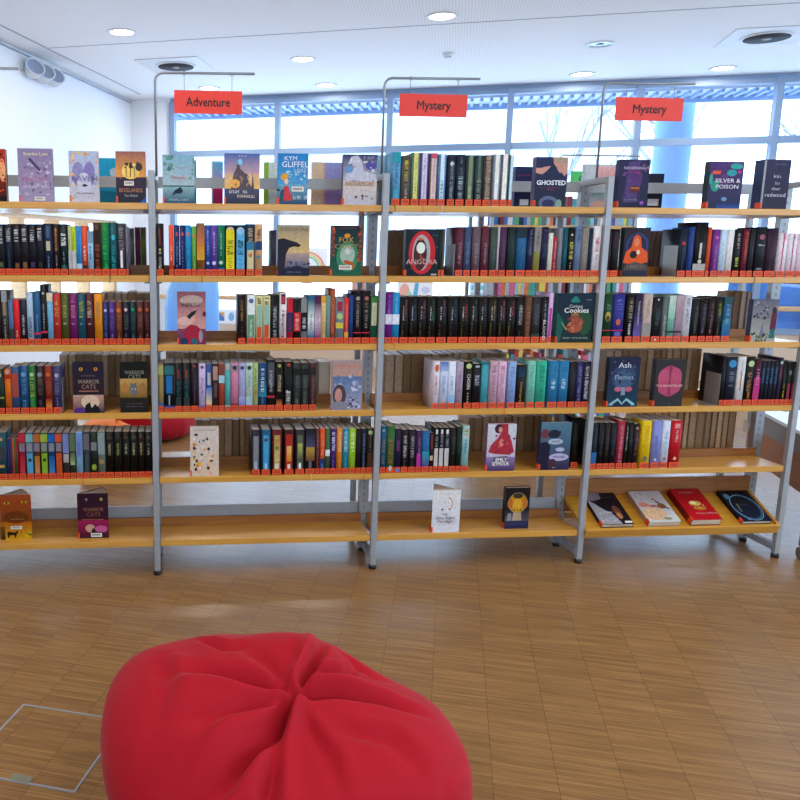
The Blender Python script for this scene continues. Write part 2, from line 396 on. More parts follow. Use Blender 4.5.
def tree(base, h, seed, label):
    rnd = random.Random(seed); mb = MB(); tw = MB()
    def grow(p, d, L, r, lv):
        n = 4; pts = [p]; q = p; dd = d
        for k in range(n):
            dd = (dd + Vector((rnd.uniform(-.14, .14), rnd.uniform(-.14, .14), rnd.uniform(-.02, .1)))).normalized(); q = q + dd*L/n; pts.append(q)
        (mb if lv < 2 else tw).tube(pts, [r*(1-.5*k/n) for k in range(n+1)], 6 if lv < 2 else 4)
        if lv >= 4: return
        for k in range(3 if lv else 4):
            t_ = rnd.uniform(.35, 1) if lv else rnd.uniform(.4, 1); i = min(n-1, int(t_*n)); o = pts[i].lerp(pts[i+1], t_*n-i)
            a = rnd.uniform(0, 6.28); sp_ = rnd.uniform(.45, .9)
            nd = (dd + Vector((math.cos(a), math.sin(a), 0))*sp_ + Vector((0, 0, .25))).normalized()
            grow(o, nd, L*rnd.uniform(.55, .75), r*.5, lv+1)
    grow(Vector((0, 0, 0)), Vector((0, 0, 1)), h*.42, h*.012, 0)
    t = empty('bare_tree', base, label, 'tree', 'bare trees outside the windows')
    mb.build('trunk', BARK, t); tw.build('branches', BARK, t)
for a, b, h, sd, lab in ((8.2, 9.2, 7.5, 3, 'bare branching tree outside, right of the pale column'), (12.2, 10.5, 8.0, 5, 'bare tree outside the window at far right edge'), (6.0, 15.5, 8.5, 9, 'bare tree outside, left of the pale column')):
    q = bld(a, b, -.02); tree(q, h, sd, lab)
# far building
fb = empty('building', bld(2, 24, -.02), 'pale overexposed building far outside the windows', 'building', rz=-TH)
m_ = MB(); m_.box(-9, 7, 0, 6, 0, 9); m_.build('facade', mat('white_facade', 'f2f5f8', .9), fb)
for k in range(5):
    for j in range(2):
        MB().box(-8+k*3, -6.6+k*3, -.05, .0, 1+j*3.5, 2.8+j*3.5).build('window', mat('far_window', 'b9cfe6', .4), fb)

# ------------------------------------------------------------------ the shelving
BW = 0.9
ZS = [1.490, 1.218, .951, .681, .414, .147]      # tops of the six shelves
ST = .025; YM = .205; YR = .41; PH = 1.609
def shelving(name, loc, label, bays, k0, rz=0, tilt_bay=None, BW=BW):
    t = empty(name, loc, label, 'bookcase', rz=rz)
    for k in range(k0, bays+1):
        x = k*BW
        fr = MB().box(x-.012, x+.012, -.012, .012, .018, PH).build('side_frame', STEEL, t, bevel=.0015)
        MB().box(x-.012, x+.012, YR-.012, YR+.012, .018, PH-.002).build('rear_post', STEEL, fr, bevel=.0015)
        mp = MB().box(x-.02, x+.02, YM-.016, YM-.013, .02, PH-.02).box(x-.02, x-.017, YM-.013, YM+.013, .02, PH-.02).box(x+.017, x+.02, YM-.013, YM+.013, .02, PH-.02).box(x-.02, x+.02, YM+.013, YM+.016, .02, PH-.02)
        mp.build('slotted_middle_post', STEEL, fr)
        sl = MB()
        for j in range(52): sl.box(x-.004, x+.004, YM-.0166, YM-.0158, .05+j*.03, .062+j*.03)
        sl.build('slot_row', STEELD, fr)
        MB().box(x-.0115, x+.0115, .012, YR-.012, PH-.024, PH).build('top_rail', STEEL, fr, bevel=.0015)
        MB().box(x-.0115, x+.0115, .012, YR-.012, .03, .06).build('bottom_rail', STEEL, fr, bevel=.0015)
        for yy in (0, YM, YR):
            MB().lathe([(.0005, 0), (.016, 0), (.017, .012), (.011, .02), (.0005, .021)], 16, x, yy).build('foot', BLACKP, fr)
    for k in range(k0, bays):
        x0, x1 = k*BW+.0135, (k+1)*BW-.0135
        for j, z in enumerate(ZS):
            if tilt_bay == k and j == 5: continue
            MB().box(x0, x1, -.004, YM-.018, z-ST, z).build('shelf', SHELFWOOD, t, bevel=.0015)
            MB().box(x0, x1, YM+.018, YR+.004, z-ST, z).build('shelf', SHELFWOOD, t, bevel=.0015)
            if j: MB().box(x0, x1, YM-.030, YM-.018, z+.0003, z+.036).build('back_lip', LIPWOOD, t)
            br = MB()
            for xx in (x0, x1-.02): br.box(xx, xx+.02, .012, YM-.02, z-ST-.006, z-ST-.0005)
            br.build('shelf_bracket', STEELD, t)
        MB().box(k*BW+.021, (k+1)*BW-.021, YM-.006, YM+.006, PH-.049, PH-.006).build('top_crossbeam', STEEL, t)
        MB().box(k*BW+.021, (k+1)*BW-.021, YM-.006, YM+.006, .178, .228).build('bottom_crossbeam', STEEL, t)
    return t
unit = shelving('double_sided_bookcase', (0, 0, 0), 'long double-sided bookcase with beech shelves and grey steel frames, facing the camera', 3, -1, tilt_bay=2)
# rear and front tilted display shelf in the last bay
TA = math.radians(24); TX0, TX1 = 2*BW+.0135, 3*BW-.0135
lipz = onY(700, 525.5, -.02).z
print('lipz', lipz, 'base', onY(700, 534, -.02).z)
TB = Vector((0, -.012, lipz-.012))
def tp(s_, n_): return (TB.y + s_*math.cos(TA) - n_*math.sin(TA), TB.z + s_*math.sin(TA) + n_*math.cos(TA))
def tbox(mb, x0, x1, s0, s1, n0, n1, col=None):
    q = [tp(s0, n0), tp(s1, n0), tp(s1, n1), tp(s0, n1)]
    return mb.hexa([(x0, q[0][0], q[0][1]), (x1, q[0][0], q[0][1]), (x1, q[1][0], q[1][1]), (x0, q[1][0], q[1][1]), (x0, q[3][0], q[3][1]), (x1, q[3][0], q[3][1]), (x1, q[2][0], q[2][1]), (x0, q[2][0], q[2][1])], col)
DISPW = wood('golden_display_board', 'b98020', 'cf9a34')
ds = tbox(MB(), TX0, TX1, 0, .222, -.018, 0).build('sloping_display_shelf', DISPW, unit)
tbox(MB(), TX0, TX1, -.014, -.0005, -.03, .010).build('front_lip', SHELFWOOD, ds)
tbox(MB(), TX1-.012, TX1, 0, .222, .0003, .014).build('side_lip', SHELFWOOD, ds)
MB().box(TX0, TX1, YM-.018, YM-.006, ZS[5]+.02, ZS[5]+.17).build('back_board', LIPWOOD, unit)
MB().box(TX0, TX1, YM+.018, YR+.004, ZS[5]-ST, ZS[5]).build('shelf', SHELFWOOD, unit)
# sign frames rising from the bookcase
POLE = mat('thin_pole_steel', '8d9299', .4, .4)
for k in range(-1, 3):
    x = k*BW + .016; y = .14; zt = 1.985
    pts = [(x, y, PH-.01), (x, y, zt-.03)] + [(x+.03-.03*math.cos(a), y, zt-.03+.03*math.sin(a)) for a in (math.radians(30), math.radians(60), math.radians(90))] + [(x+.385, y, zt+.004)]
    MB().tube(pts, .005, 8).build('sign_pole', POLE, unit)
def hanging_sign(xp0, xp1, y0, y1, txt, label, material=SIGNRED, Y=.14, hooks=None, rodz=1.985, fs=.047, tcol='3a1a1a', tfrac=.5):
    a, b = onY(xp0, y0, Y), onY(xp1, y1, Y)
    cx, w_, h_ = (a.x+b.x)/2, (b.x-a.x), (a.z-b.z)
    t = empty('hanging_sign', (cx, Y, b.z), label, 'sign')
    MB().box(-w_/2, w_/2, -.0015, .0015, 0, h_).build('board', material, t)
    tx = text_mesh('lettering', txt, fs, mat('sign_ink_'+tcol, tcol, .6), t, (0, -.0022, h_*.49), bold=.0009)
    bb = [v.co.x for v in tx.data.vertices]; tx.scale = (tfrac*w_/(max(bb)-min(bb)), 1, 1)
    for sx in (-.35, .35):
        hk = MB(); zz = rodz-b.z
        hk.tube([(sx*w_, 0, h_-.004), (sx*w_, 0, zz-.008)], .0012, 6)
        ring = [(sx*w_+.007*math.sin(2*math.pi*q/10), 0, zz+.0005-.007*math.cos(2*math.pi*q/10)) for q in range(11)]
        hk.tube(ring, .0012, 6)
        hk.build('hook', POLE, t)
    return t
hanging_sign(174, 242, 90, 114.5, 'Adventure', 'red hanging sign reading Adventure in dark letters', tfrac=.65)
hanging_sign(400, 466.5, 93.5, 117.5, 'Mystery', 'red hanging sign reading Mystery, above the row of pale and dark spines')
hanging_sign(616.5, 681.5, 97, 121.5, 'Mystery', 'red hanging sign reading Mystery, rightmost, in front of the pale column')

# ------------------------------------------------------------------ books
def C_(h): return hx(h)
def book_mesh(mb, w, d, h, col, th=.0022):
    o = w/2; r = min(.0035, w*.25)
    out = [(-o, d), (-o, r), (-o*.6, .0006), (0, 0), (o*.6, .0006), (o, r), (o, d)]
    inn = [(o-th, d), (o-th, r+th), (-o+th, r+th), (-o+th, d)]
    poly = out + inn            # clockwise seen from above
    n = len(poly)
    for i in range(n):
        a, b = poly[i], poly[(i+1) % n]
        mb.face([(a[0], a[1], h), (b[0], b[1], h), (b[0], b[1], 0), (a[0], a[1], 0)], col, 0 <= i <= 5)
    for z, fl in ((0, 0), (h, 1)):
        qs = [[out[0], out[1], inn[2], inn[3]], [out[5], out[6], inn[0], inn[1]], [out[1], out[2], out[3], out[4], out[5], inn[1], inn[2]]]
        for q in qs:
            pts = [(a[0], a[1], z) for a in q]
            if not fl: pts.reverse()
            mb.face(pts[::-1], col)
    return mb
def spine_book(x, y, z, w, h, d, col, toks=(), label='', group=None, far=False, lab=True, ribbon=None, pages=PAGES, name='book', solid=None):
    o = book_mesh(MB(), w, d, h, C_(col)).build(name, PRINT)
    o.location = (x, y, z)
    if far: o.rotation_euler = (0, 0, math.pi)
    tag(o, label, 'book', group)
    th = .0022
    MB().box(-w/2+th+.0001, w/2-th-.0001, min(.0035, w*.25)+th+.0001, d-.003, .002, h-.0012, C_(solid or '888888')).build('page_block', PRINT if solid else pages, o)
    if far: return o
    if lab:
        q = MB().box(-w*.47, w*.47, -.0006, .0002, .0015, .0245)
        lb = q.build('spine_label', LABEL, o)
        k = MB(); n = max(2, int(w/.006))
        for zz in (.009, .015): k.box(-w*.3, w*.3, -.0009, -.0006, zz, zz+.0022)
        k.build('label_print', INK, lb)
    dm = MB(); tm = MB(); lay = 0
    rnd = random.Random(int(x*1e4) + int(z*777))
    for t in toks:
        a = t.split(','); lay += 1; y0 = -.0004-.00025*lay
        if dm.f: dm.build(dmn, PRINT, o); dm = MB()
        dmn = 'spine_emblem' if a[0] == 'o' else 'spine_band'
        if a[0] == 'b':
            z0, z1 = float(a[1])*h, float(a[2])*h; ww = (float(a[4]) if len(a) > 4 else .98)*w/2
            c2 = C_(a[3]); dm.box(-ww, ww, y0, .0003, max(z0, .0255), z1, c2)
        elif a[0] == 'g':        # gradient band, bottom colour to top colour
            z0, z1 = float(a[1])*h, float(a[2])*h; ww = (float(a[5]) if len(a) > 5 else .98)*w/2; ca, cb = C_(a[3]), C_(a[4])
            z0 = max(z0, .0255)
            dm.box(-ww, ww, y0+.0001, .0003, z0, z1, ca); dm.face([(-ww, y0, z0), (ww, y0, z0), (ww, y0, z1), (-ww, y0, z1)], [ca, ca, cb, cb])
        elif a[0] == 'o':
            zc = float(a[1])*h; rr = float(a[3])*w/2; c2 = C_(a[2]); ry = rr*(float(a[4]) if len(a) > 4 else 1)
            dm.face([(rr*math.cos(q*math.pi/8), y0-.0003, zc+ry*math.sin(q*math.pi/8)) for q in range(16)], c2)
        elif a[0] == 't':        # small letter-like marks running down the spine
            z0, z1 = max(float(a[1])*h, .027), float(a[2])*h; ww = float(a[4])*w/2 if len(a) > 4 else .25*w; off = float(a[5])*w if len(a) > 5 else 0
            zz = z0
            while zz < z1-.002:
                L = rnd.uniform(.0022, .004)
                if rnd.random() > .12:
                    tm.box(off-ww, off+ww, y0-.0012, y0-.0007, zz, zz+L*.38, C_(a[3]))
                    if rnd.random() > .4: tm.box(off+(ww*.35 if rnd.random() > .5 else -ww), off+(ww if rnd.random() > .5 else -ww*.2), y0-.0012, y0-.0007, zz+L*.38, zz+L, C_(a[3]))
                zz += L*1.35
        elif a[0] == 'w':        # readable word down the spine
            L = (float(a[2])-float(a[1]))*h; zc = (float(a[1])+float(a[2]))/2*h
            tx = text_mesh('spine_title', a[4], min(w*.9, float(a[5])*w if len(a) > 5 else w*.8), ink(a[3]), o, (0, y0-.0012, zc), rot=(math.pi/2, math.pi/2, 0), depth=.0002)
            bb = [v.co.x for v in tx.data.vertices]; wd = max(bb)-min(bb)
            tx.scale = (L/wd, 1, 1)
        elif a[0] == 'r':
            rb = MB(); cc = C_(a[1]); xo = float(a[2])*w if len(a) > 2 else 0
            rb.tube([(xo, .002, .001), (xo, -.0075, .0008), (xo+.002, -.0085, -.012), (xo-.001, -.0082, -.028)], .0012, 5, cc); rb.build('ribbon', PRINT, o)
    if dm.f: dm.build(dmn, PRINT, o)
    if tm.f: tm.build('spine_title', PRINT, o)
    return o

SHELFN = ['top shelf', 'second shelf', 'third shelf', 'fourth shelf', 'fifth shelf', 'bottom shelf']
BAYN = {-1: 'leftmost bay', 0: 'Adventure bay', 1: 'middle Mystery bay', 2: 'right Mystery bay'}
ROWPX = [(204, 207), (270, 272), (340, 338), (407, 404), (473, 463), (540, 528)]
ALL = []          # (row, bay, x0, x1, ytop, name, hex, tokens)
def rows(row, bay, txt, pre=()):
    for line in txt.strip().splitlines():
        a = line.split()
        ALL.append([row, bay, float(a[0]), float(a[1]), float(a[2]), a[3].replace('_', ' '), a[4], tuple(a[5:])+tuple(pre)])
ser = 't,.56,.9,c8ccd4,.55 t,.1,.5,%s,.16'
rows(1, -1, """
-2 5.5 224 black 10121a t,.62,.95,b8bcc8,.5 b,.16,.26,4a5a3a,.5
5.8 13.7 224 black 10121c t,.66,.92,c4c8d2,.5 b,.1,.6,16304c,.25
13.8 21.4 224 black 14121a t,.66,.92,c4c8d2,.5 b,.14,.24,6a4a34,.5
21.5 29.4 224 black 13131b t,.66,.92,c4c8d2,.5 b,.14,.26,70502c,.5
29.5 37 224 black 12121e t,.66,.92,c4c8d2,.5 b,.16,.26,3c2a50,.5
37.1 44.5 224 black 14141c t,.66,.92,c4c8d2,.5 b,.16,.26,302a34,.5
44.8 53.4 223.5 navy 14233c b,.48,.66,bdb394,.45 t,.1,.4,7f8ea6,.2 b,.72,.95,45608a,.3
53.7 60.3 224 black 181010 t,.48,.92,d08a50,.3 t,.1,.4,8c7c74,.2
60.6 68.2 224 dark_teal 0c1c24 t,.58,.82,dfe8ea,.6 t,.16,.5,8fb0b4,.12 b,.05,.2,0f5c58,.6
69 72.4 226 pale_green aeb886 b,.0,.5,a9adb0 t,.6,.9,6e7a48,.2
72.6 76.8 226 lime a8bc2c b,.0,.5,b8bcc0 t,.6,.9,6e7a28,.2
77 82.4 226 bright_blue 2a86c8 b,.1,.24,a9c8dc t,.4,.9,1a5c98,.2
82.6 87.8 226 red_orange d2492c b,.0,.2,2c2426 t,.3,.6,f0c8b8,.35
88.2 93.8 231 pale_blue 94c2e2 t,.36,.66,26405c,.3 b,.74,1,7c9ab4,.8
94.2 101.4 222.5 dark_brown 3c1f18 t,.1,.6,9c5038,.5 b,.62,.86,2c1614,.6
101.8 109.8 222.5 emerald_green 12703c t,.08,.9,2fb468,.5 r,302018,.5
110.3 117.4 222.5 dark_teal 0e4a58 t,.08,.6,32a0a8,.5 o,.72,3cb4bc,.5,1.6
118 125.8 223.5 charcoal 34343a t,.5,.95,8c8890,.6 b,.15,.48,e4e4ea,.3
126.2 128.6 227 grey_violet 6a6478
""")
rows(1, 0, """
156.8 163.8 223.5 black 17151d t,.12,.46,c8c4b4,.4 o,.5,d8d050,.3 b,.58,.9,8a2430,.2
169.2 173.6 225 red_orange e04a30 t,.3,.6,f6c8a8,.3
174.4 179.9 225 navy 18265a o,.82,b84a5a,.5,1.4 t,.1,.7,5a86b4,.3
180.1 185.3 225 dark_blue 17225e o,.82,d04860,.5,1.4 t,.1,.7,7c8cb8,.15
185.6 191.3 225 bright_blue 1c86bc o,.82,c86a5a,.5,1.4 t,.1,.7,30a8d0,.3
191.8 196.6 226 green 5c9a44 o,.8,d07a62,.5,1.6 t,.1,.7,a8cc80,.3
197 204.8 223 golden_brown 8a5a24 g,.3,.6,d0a020,c87828 g,.6,.97,c8783c,8a5c48 b,.05,.16,5c3c20 r,40281c,.1
205.2 210.8 225 royal_blue 24489c o,.25,b8c8e0,.5 t,.4,.9,c8d0ec,.15
211 217.2 225 purple 5a3c98 o,.25,c8c0e0,.6 t,.4,.9,d8c8f0,.15
217.4 224.8 225 dark_green 12684c b,.0,.16,2450a0 o,.26,b8d0c4,.5 t,.4,.9,a8dcc0,.15
225.4 235 225 yellow_and_black 1b1b1f b,.07,.88,e6d81c,.84 o,.88,e6d81c,.84 t,.42,.7,26241c,.6 t,.12,.36,4c481c,.3 t,.9,.97,c8c8d0,.6
235.8 245 225 light_blue_and_black 1b2533 b,.07,.88,5ab0dc,.84 o,.88,8cc8e8,.84 t,.42,.7,1c2c3c,.6 t,.12,.36,2c6c98,.3 t,.9,.97,c8c8d0,.6
246.2 254.4 224 teal_and_cream 1c3448 b,.06,.5,c8c098,.8 b,.5,.66,2c7ca0,.9 t,.66,.95,c8b890,.5 o,.4,d07850,.5
254.8 262.4 224 tan_and_navy c89c70 b,.5,.66,20406c,.9 t,.66,.94,4a3c44,.5 o,.36,4888a8,.5
""")
rows(1, 1, """
438.2 440.6 229 dark_green 1f2b28
441.2 444 229 brown_grey 54504e
455.2 462.4 227 maroon 56283a t,.25,.7,a08088,.35
463.4 469.8 227 slate_blue 3c4c6c t,.25,.7,7080a0,.35
471.2 479 227 mauve_brown 62505a t,.25,.7,9a8a90,.35
480.4 487.6 227 maroon 5a2838 t,.25,.7,a48c94,.3
489 495.8 227 green_grey 3c4a48 t,.3,.7,5c6a66,.3
496.2 498 226.5 pale_grey b8b4ba
498.6 505 227 plum 4a2c4e t,.2,.7,6c4c6c,.2
506.2 514.2 227 dark_green 1c2c2c t,.2,.7,2c4440,.2
515.4 525 227 blue 205c88 b,.78,1,1c2c34 t,.2,.7,30709c,.2
525.6 532 227 navy 20203c t,.4,.95,5c6c9c,.4
532.6 539 227 olive_and_grey 8c8848 b,.5,1,8a8484 t,.6,.95,5c5c60,.4
539.4 546.4 227 dark_navy 20203a t,.4,.95,40406c,.4
547 551.4 233 cream dcdcd0 t,.2,.9,c0bcb0,.2
551.6 555.4 237 red a83038 t,.2,.9,d8a0a0,.3
556 560.8 228 grey 767a86 t,.4,.8,9498a0,.4
561 566 228 teal 14505c t,.4,.8,20707c,.3
566.2 572.8 228 black 121414 t,.36,.72,ccc85c,.5 o,.86,c8ccc0,.3 t,.12,.3,a8a898,.2
573.2 579.4 226.5 grey_blue 62789c t,.7,.95,34506c,.4
580 586.8 228 taupe 848078 t,.2,.9,9a968c,.3
587 590.8 228 navy 18283c
591.2 599 226 white e2e2e8 t,.5,.8,c0344c,.4 t,.1,.44,8c8c98,.12
""")
rows(1, 2, """
606.2 609.6 231 dark_maroon 2c1820
610 617.6 229 black 14161c b,.6,.94,2c1c24,.5
677 685 229 dark_navy 142030 o,.7,c02c3c,.4 t,.1,.6,405064,.15
686 691.6 227 blue 203c80 t,.1,.9,3c5498,.2
692 704.6 222 black_and_white 0c0c12 b,.0,.24,a4a09c o,.28,c0bcb4,.3 b,.34,.62,c8c4c0,.16
705 708.6 227 red_orange c44a2c
710.2 717 229 purple 6a2c80 t,.1,.7,a060b0,.4 o,.82,c05ca8,.5
717.8 724 229 pale_blue b8d0e4 o,.12,284c80,.3 t,.2,.7,98b4c8,.2
724.6 731 229 cream dcd8d8 o,.12,c83450,.3 t,.2,.7,c4bcbc,.2
731.8 738.6 229 black 14141a t,.6,.92,c8c8cc,.3 t,.22,.4,b8cc48,.4
740 746 229 maroon_and_orange 5a1830 t,.3,.95,c85030,.4
746.6 752 229 dark_grey 1c2028 b,.03,.14,6c6460,.6
753.2 763.4 227 black 121820 o,.8,9c5070,.5 t,.6,.66,c8ccd0,.6 b,.14,.18,6c7480,.5 r,241c1c,-.4
764 774.6 228 dark_plum 301c30 t,.1,.6,48303c,.3
776 784.6 233 white_and_pink dcd4dc b,.0,1,c03c78,.12 t,.86,.98,c05070,.4 t,.4,.5,b8b0bc,.4
785.6 794.6 233 white_and_pink dcd8e0 b,.0,1,b83c78,.12 o,.9,8490a0,.3 t,.4,.5,b8b0bc,.4
795.4 803.6 233 pale_pink e4c8d8
""")
rows(2, -1, """
-5 2.2 291 black 1a1816
2.6 9.2 291 grey_and_black 3c3836 b,.55,.8,8c7c64,.5 t,.1,.5,a8a49c,.2 b,.8,1,90969c,.8
9.6 14.2 300 grey_blue 4c6890 b,.08,.36,2c3430
14.6 20.4 300 red cc1c24 t,.06,.34,e8b0b0,.3
20.8 27.6 300 dark_navy 1c1c2c t,.24,.66,c4c4d0,.3
28 34 293 pale_blue 9cb4cc t,.16,.54,3c3c5c,.5
34.4 41.4 292 teal_blue 1c5078 b,.2,.24,b83050 t,.26,.6,88a8c0,.2
41.8 47.8 285 tall_black 14161c b,.2,.24,b83050 t,.26,.7,a8a8a8,.2 o,.86,b0b4b8,.4
48.2 53.8 293 sky_blue 6cacd0 b,.84,1,dcd0b0 t,.3,.6,88c0dc,.2
54 61.4 294 red b02824 t,.54,.86,c8a858,.5 t,.4,.44,c8a898,.4
62 69.6 294 olive_green 4c5020 t,.54,.86,a8b470,.5 t,.4,.44,a8a898,.4
70.2 78 294 purple 6c185c t,.54,.86,c078a0,.5 t,.4,.44,b8a0a8,.4
78.4 86 294 teal 144c5c t,.54,.86,b8c040,.5 t,.4,.44,88a8a8,.4
86.4 94.2 294 maroon 481824 t,.54,.86,c4b8a0,.5 t,.4,.44,b8a0a0,.4
95 102.8 294 orange d8861c t,.54,.86,b89460,.5
103.6 108.6 302 indigo 282c68 o,.8,b8c0d8,.6 t,.36,.7,505c84,.5 t,.06,.28,9098b0,.2
109.2 115.8 302 purple 44286c o,.8,7c64ac,.6 t,.36,.7,604c78,.5 t,.06,.28,9c88b0,.2
116.2 122.4 302 rust_brown 6c3420 o,.8,d06c20,.7 t,.36,.7,8c6040,.5 t,.06,.28,b09078,.2
123 129.8 302 dark_navy 10182c o,.82,d8b4b0,.5 t,.36,.7,54543c,.5 t,.06,.28,8c909c,.2
130.2 136.4 302 dark_green 122c34 o,.82,208c60,.6 t,.36,.7,48503c,.5 t,.06,.28,789090,.2
137 143.8 302 brown 4c2422 o,.82,c0602c,.6 t,.36,.7,8c5c44,.5 t,.06,.28,a89088,.2
144.4 150.6 302 dark_red 441420 o,.82,c05830,.6 t,.36,.7,6c4434,.5 t,.06,.28,a08088,.2
""")
rows(2, 0, """
238 245.4 295 black 191012 t,.46,.9,b0802c,.25 t,.1,.4,6c5040,.12
247 255 295 white_and_green d4dcdc b,.1,.6,5c9468,.8 o,.88,5c6c94,.6 t,.14,.54,c8dcc8,.3
255.6 262.4 296 pale_yellow d0cc98 b,.36,.8,8cb8a8,.7 b,.1,.36,c4502c,.6 t,.82,.96,3c3c34,.5
263 270 296 pale_yellow d2ce9c b,.36,.8,8cb8a8,.7 b,.1,.4,c84c30,.6 t,.82,.96,3c3c34,.5
270.6 278.6 295 black 16181c t,.12,.84,98a0a8,.4
279.4 286.2 293 white dcdce0 b,.78,.98,2c3040,.6 b,.8,.93,b83040,.45 t,.08,.68,84343c,.4
286.6 292.8 299 crimson b41c34 b,.28,.7,182c54 t,.32,.66,8c2c5c,.4
293.4 300.2 299 black 16181a b,.28,.7,cc2428 t,.32,.66,e8b0b0,.5
300.6 307 299 grey_and_black 7c8084 b,.28,.7,16181c t,.34,.64,c8ccd4,.5
307.4 314 296 teal_and_white 1c5c84 g,.06,.5,1c5c84,d8ece8 g,.5,.94,d8ece8,12506c t,.3,.64,c04878,.3
314.4 320.4 296 purple_and_white 4c1c48 g,.06,.5,7c3070,d8c0cc g,.5,.86,d8c0cc,4c1c48 t,.3,.6,6c88a8,.35
320.6 325.4 296 pale_yellow dcc080 b,.86,1,dca02c t,.2,.8,c86c48,.3
325.6 329.8 296 turquoise 5c9c98 t,.2,.9,c07878,.3
330 334.4 289 tall_rust_brown a0502c t,.5,.9,c88050,.3 b,.2,.5,c04c34,.6
334.8 343.6 298 grey_and_yellow 74808c b,.72,.92,a02c40,.6 o,.6,a8c878,.7 b,.34,.46,d0c040,.8
344 348 298 red_and_yellow dc4444 b,.1,.26,d8a030 t,.3,.9,e88078,.3 b,.88,1,d82c28
348.4 352.6 295 blue 1c3c7c t,.2,.9,28508c,.3
353 360.8 291 black 15141c o,.86,a09088,.5 t,.3,.8,8c8070,.3 b,.2,.22,c02838
361.4 369.4 291 black 17141a o,.86,b86060,.5 t,.3,.8,8c8070,.3 b,.2,.22,c02838
369.8 377 296 green_and_cream 1c5c44 b,.38,.86,c8c8a4,.7 b,.86,.98,3c7c34 t,.44,.8,a8b090,.3
""")
rows(2, 1, """
384.6 391.2 293 violet 6c1c84 b,.38,.58,dcd8e8 t,.6,.96,b070c0,.3
391.6 398.6 293 sky_blue 1c88c0 b,.38,.58,d8e0ec t,.6,.96,88c4e4,.3 r,d07848,-.2
399.2 407.8 297 black 111010 t,.5,.94,9c5468,.16,.15 t,.5,.8,bcbcc4,.12,-.12 t,.12,.46,706858,.1,-.2
408.2 416.6 297 black 0f1013 t,.5,.94,24548c,.16,.15 t,.5,.8,bcbcc4,.12,-.12 t,.12,.46,605c50,.1,-.2
417 425.8 297 black 120f10 t,.54,.94,7c5864,.16,.15 t,.5,.8,bcbcc4,.12,-.12 t,.12,.46,6c6c30,.1,-.2
426.2 435 297 black 0d1110 t,.5,.94,28805c,.16,.15 t,.5,.8,bcbcc4,.12,-.12 t,.12,.46,586054,.1,-.2
436 446 297 black 100f11 t,.6,.94,6c5c74,.16,.15 t,.5,.8,bcbcc4,.12,-.12 t,.12,.46,605c48,.1,-.2
447 457.4 297 black 0d1013 t,.56,.94,246074,.16,.15 t,.5,.8,bcbcc4,.12,-.12 t,.12,.46,545c54,.1,-.2
458 468.2 297 black 100f0e t,.5,.84,ac3030,.16,.15 t,.5,.8,bcbcc4,.12,-.12 t,.12,.46,6c6430,.1,-.2
468.6 477 297 black 0f110f t,.6,.94,405048,.16,.15 t,.5,.8,bcbcc4,.12,-.12 t,.12,.46,74703c,.1,-.2
477.4 486.4 297 black 101013 t,.6,.94,585870,.16,.15 t,.5,.8,bcbcc4,.12,-.12 t,.12,.46,686434,.1,-.2
487 496 297 black 12100f t,.5,.94,94804c,.16,.15 t,.5,.8,bcbcc4,.12,-.12 t,.12,.46,74702c,.1,-.2
496.4 505 297 black 120f11 t,.5,.94,a84868,.16,.15 t,.5,.8,bcbcc4,.12,-.12 t,.12,.46,84802c,.1,-.2
505.4 514.4 297 black 120f10 t,.6,.94,b0304c,.16,.15 t,.5,.8,bcbcc4,.12,-.12 t,.12,.46,84802c,.1,-.2
515 523 297 black 121214 t,.4,.84,a8a8b0,.4 t,.1,.3,585860,.2
523.4 530 296 brown 5c3c2c t,.1,.95,94684c,.5
530.6 539 297 charcoal 2c2c30 t,.4,.84,60606c,.4 b,.05,.2,2c3c2c
539.6 546.6 297 black 100f18 w,.06,.5,e0e0ec,BLOOD,.5 t,.5,.92,8c8ca0,.2
547 551 293 magenta_and_lilac d0b0dc b,.0,.7,b03c98,.5
""")
rows(2, 2, """
601.8 610.4 294 dark_green 0f3c24 o,.54,a8983c,.6,1.8 o,.5,5c3414,.4,1.4 b,.24,.26,b82c30 t,.68,.8,6c9c78,.5
611.2 622.2 294 blue_violet 2c2c80 o,.42,c0603c,.4,1.4 b,.24,.26,c03044 t,.68,.9,6c70c0,.5 b,.1,.22,5c60a0,.5
624.6 631.8 294 black 131016 t,.5,.94,a89c80,.5 t,.16,.46,d0d0d4,.3 b,.06,.12,6c5038,.6
632.4 640 294 purple_and_black 241c38 g,.1,.6,60509c,241c38 t,.34,.86,c8c0dc,.2
641 649.8 294 beige_and_grey b8a49a b,.06,.4,8c8c84 t,.5,.9,a08c80,.3
650.6 659.6 297 black 12161e t,.3,.75,48505c,.4 o,.94,d0d4d8,.2 o,.06,d0d4d8,.2
660.4 665.4 297 grey_green 586464 t,.14,.6,b0bcbc,.4
666 672.8 295 mint 6ca898 g,.5,.98,88bca8,c0ccc4 b,.2,.24,2c3c40
673.2 680.4 295 mauve 9c8494 g,.6,.98,9c7888,b0a0a8 b,.2,.24,3c3440
681.2 688.8 295 white c0c0c8 t,.4,.95,7c7c8c,.4
690 697 299 black 16191d t,.2,.85,4c5c5c,.3
697.6 705 299 black 141118 t,.2,.9,6c5c74,.3
705.6 712.6 298 black 191014 t,.2,.9,8c5058,.3
713 720.2 297 black 111110 t,.1,.6,54504c,.2 t,.6,.9,8c8c34,.3
720.8 729 297 teal_blue 145074 g,.06,.5,18508c,28748c t,.4,.85,78a8b8,.4 b,.85,1,1c4c50
""")
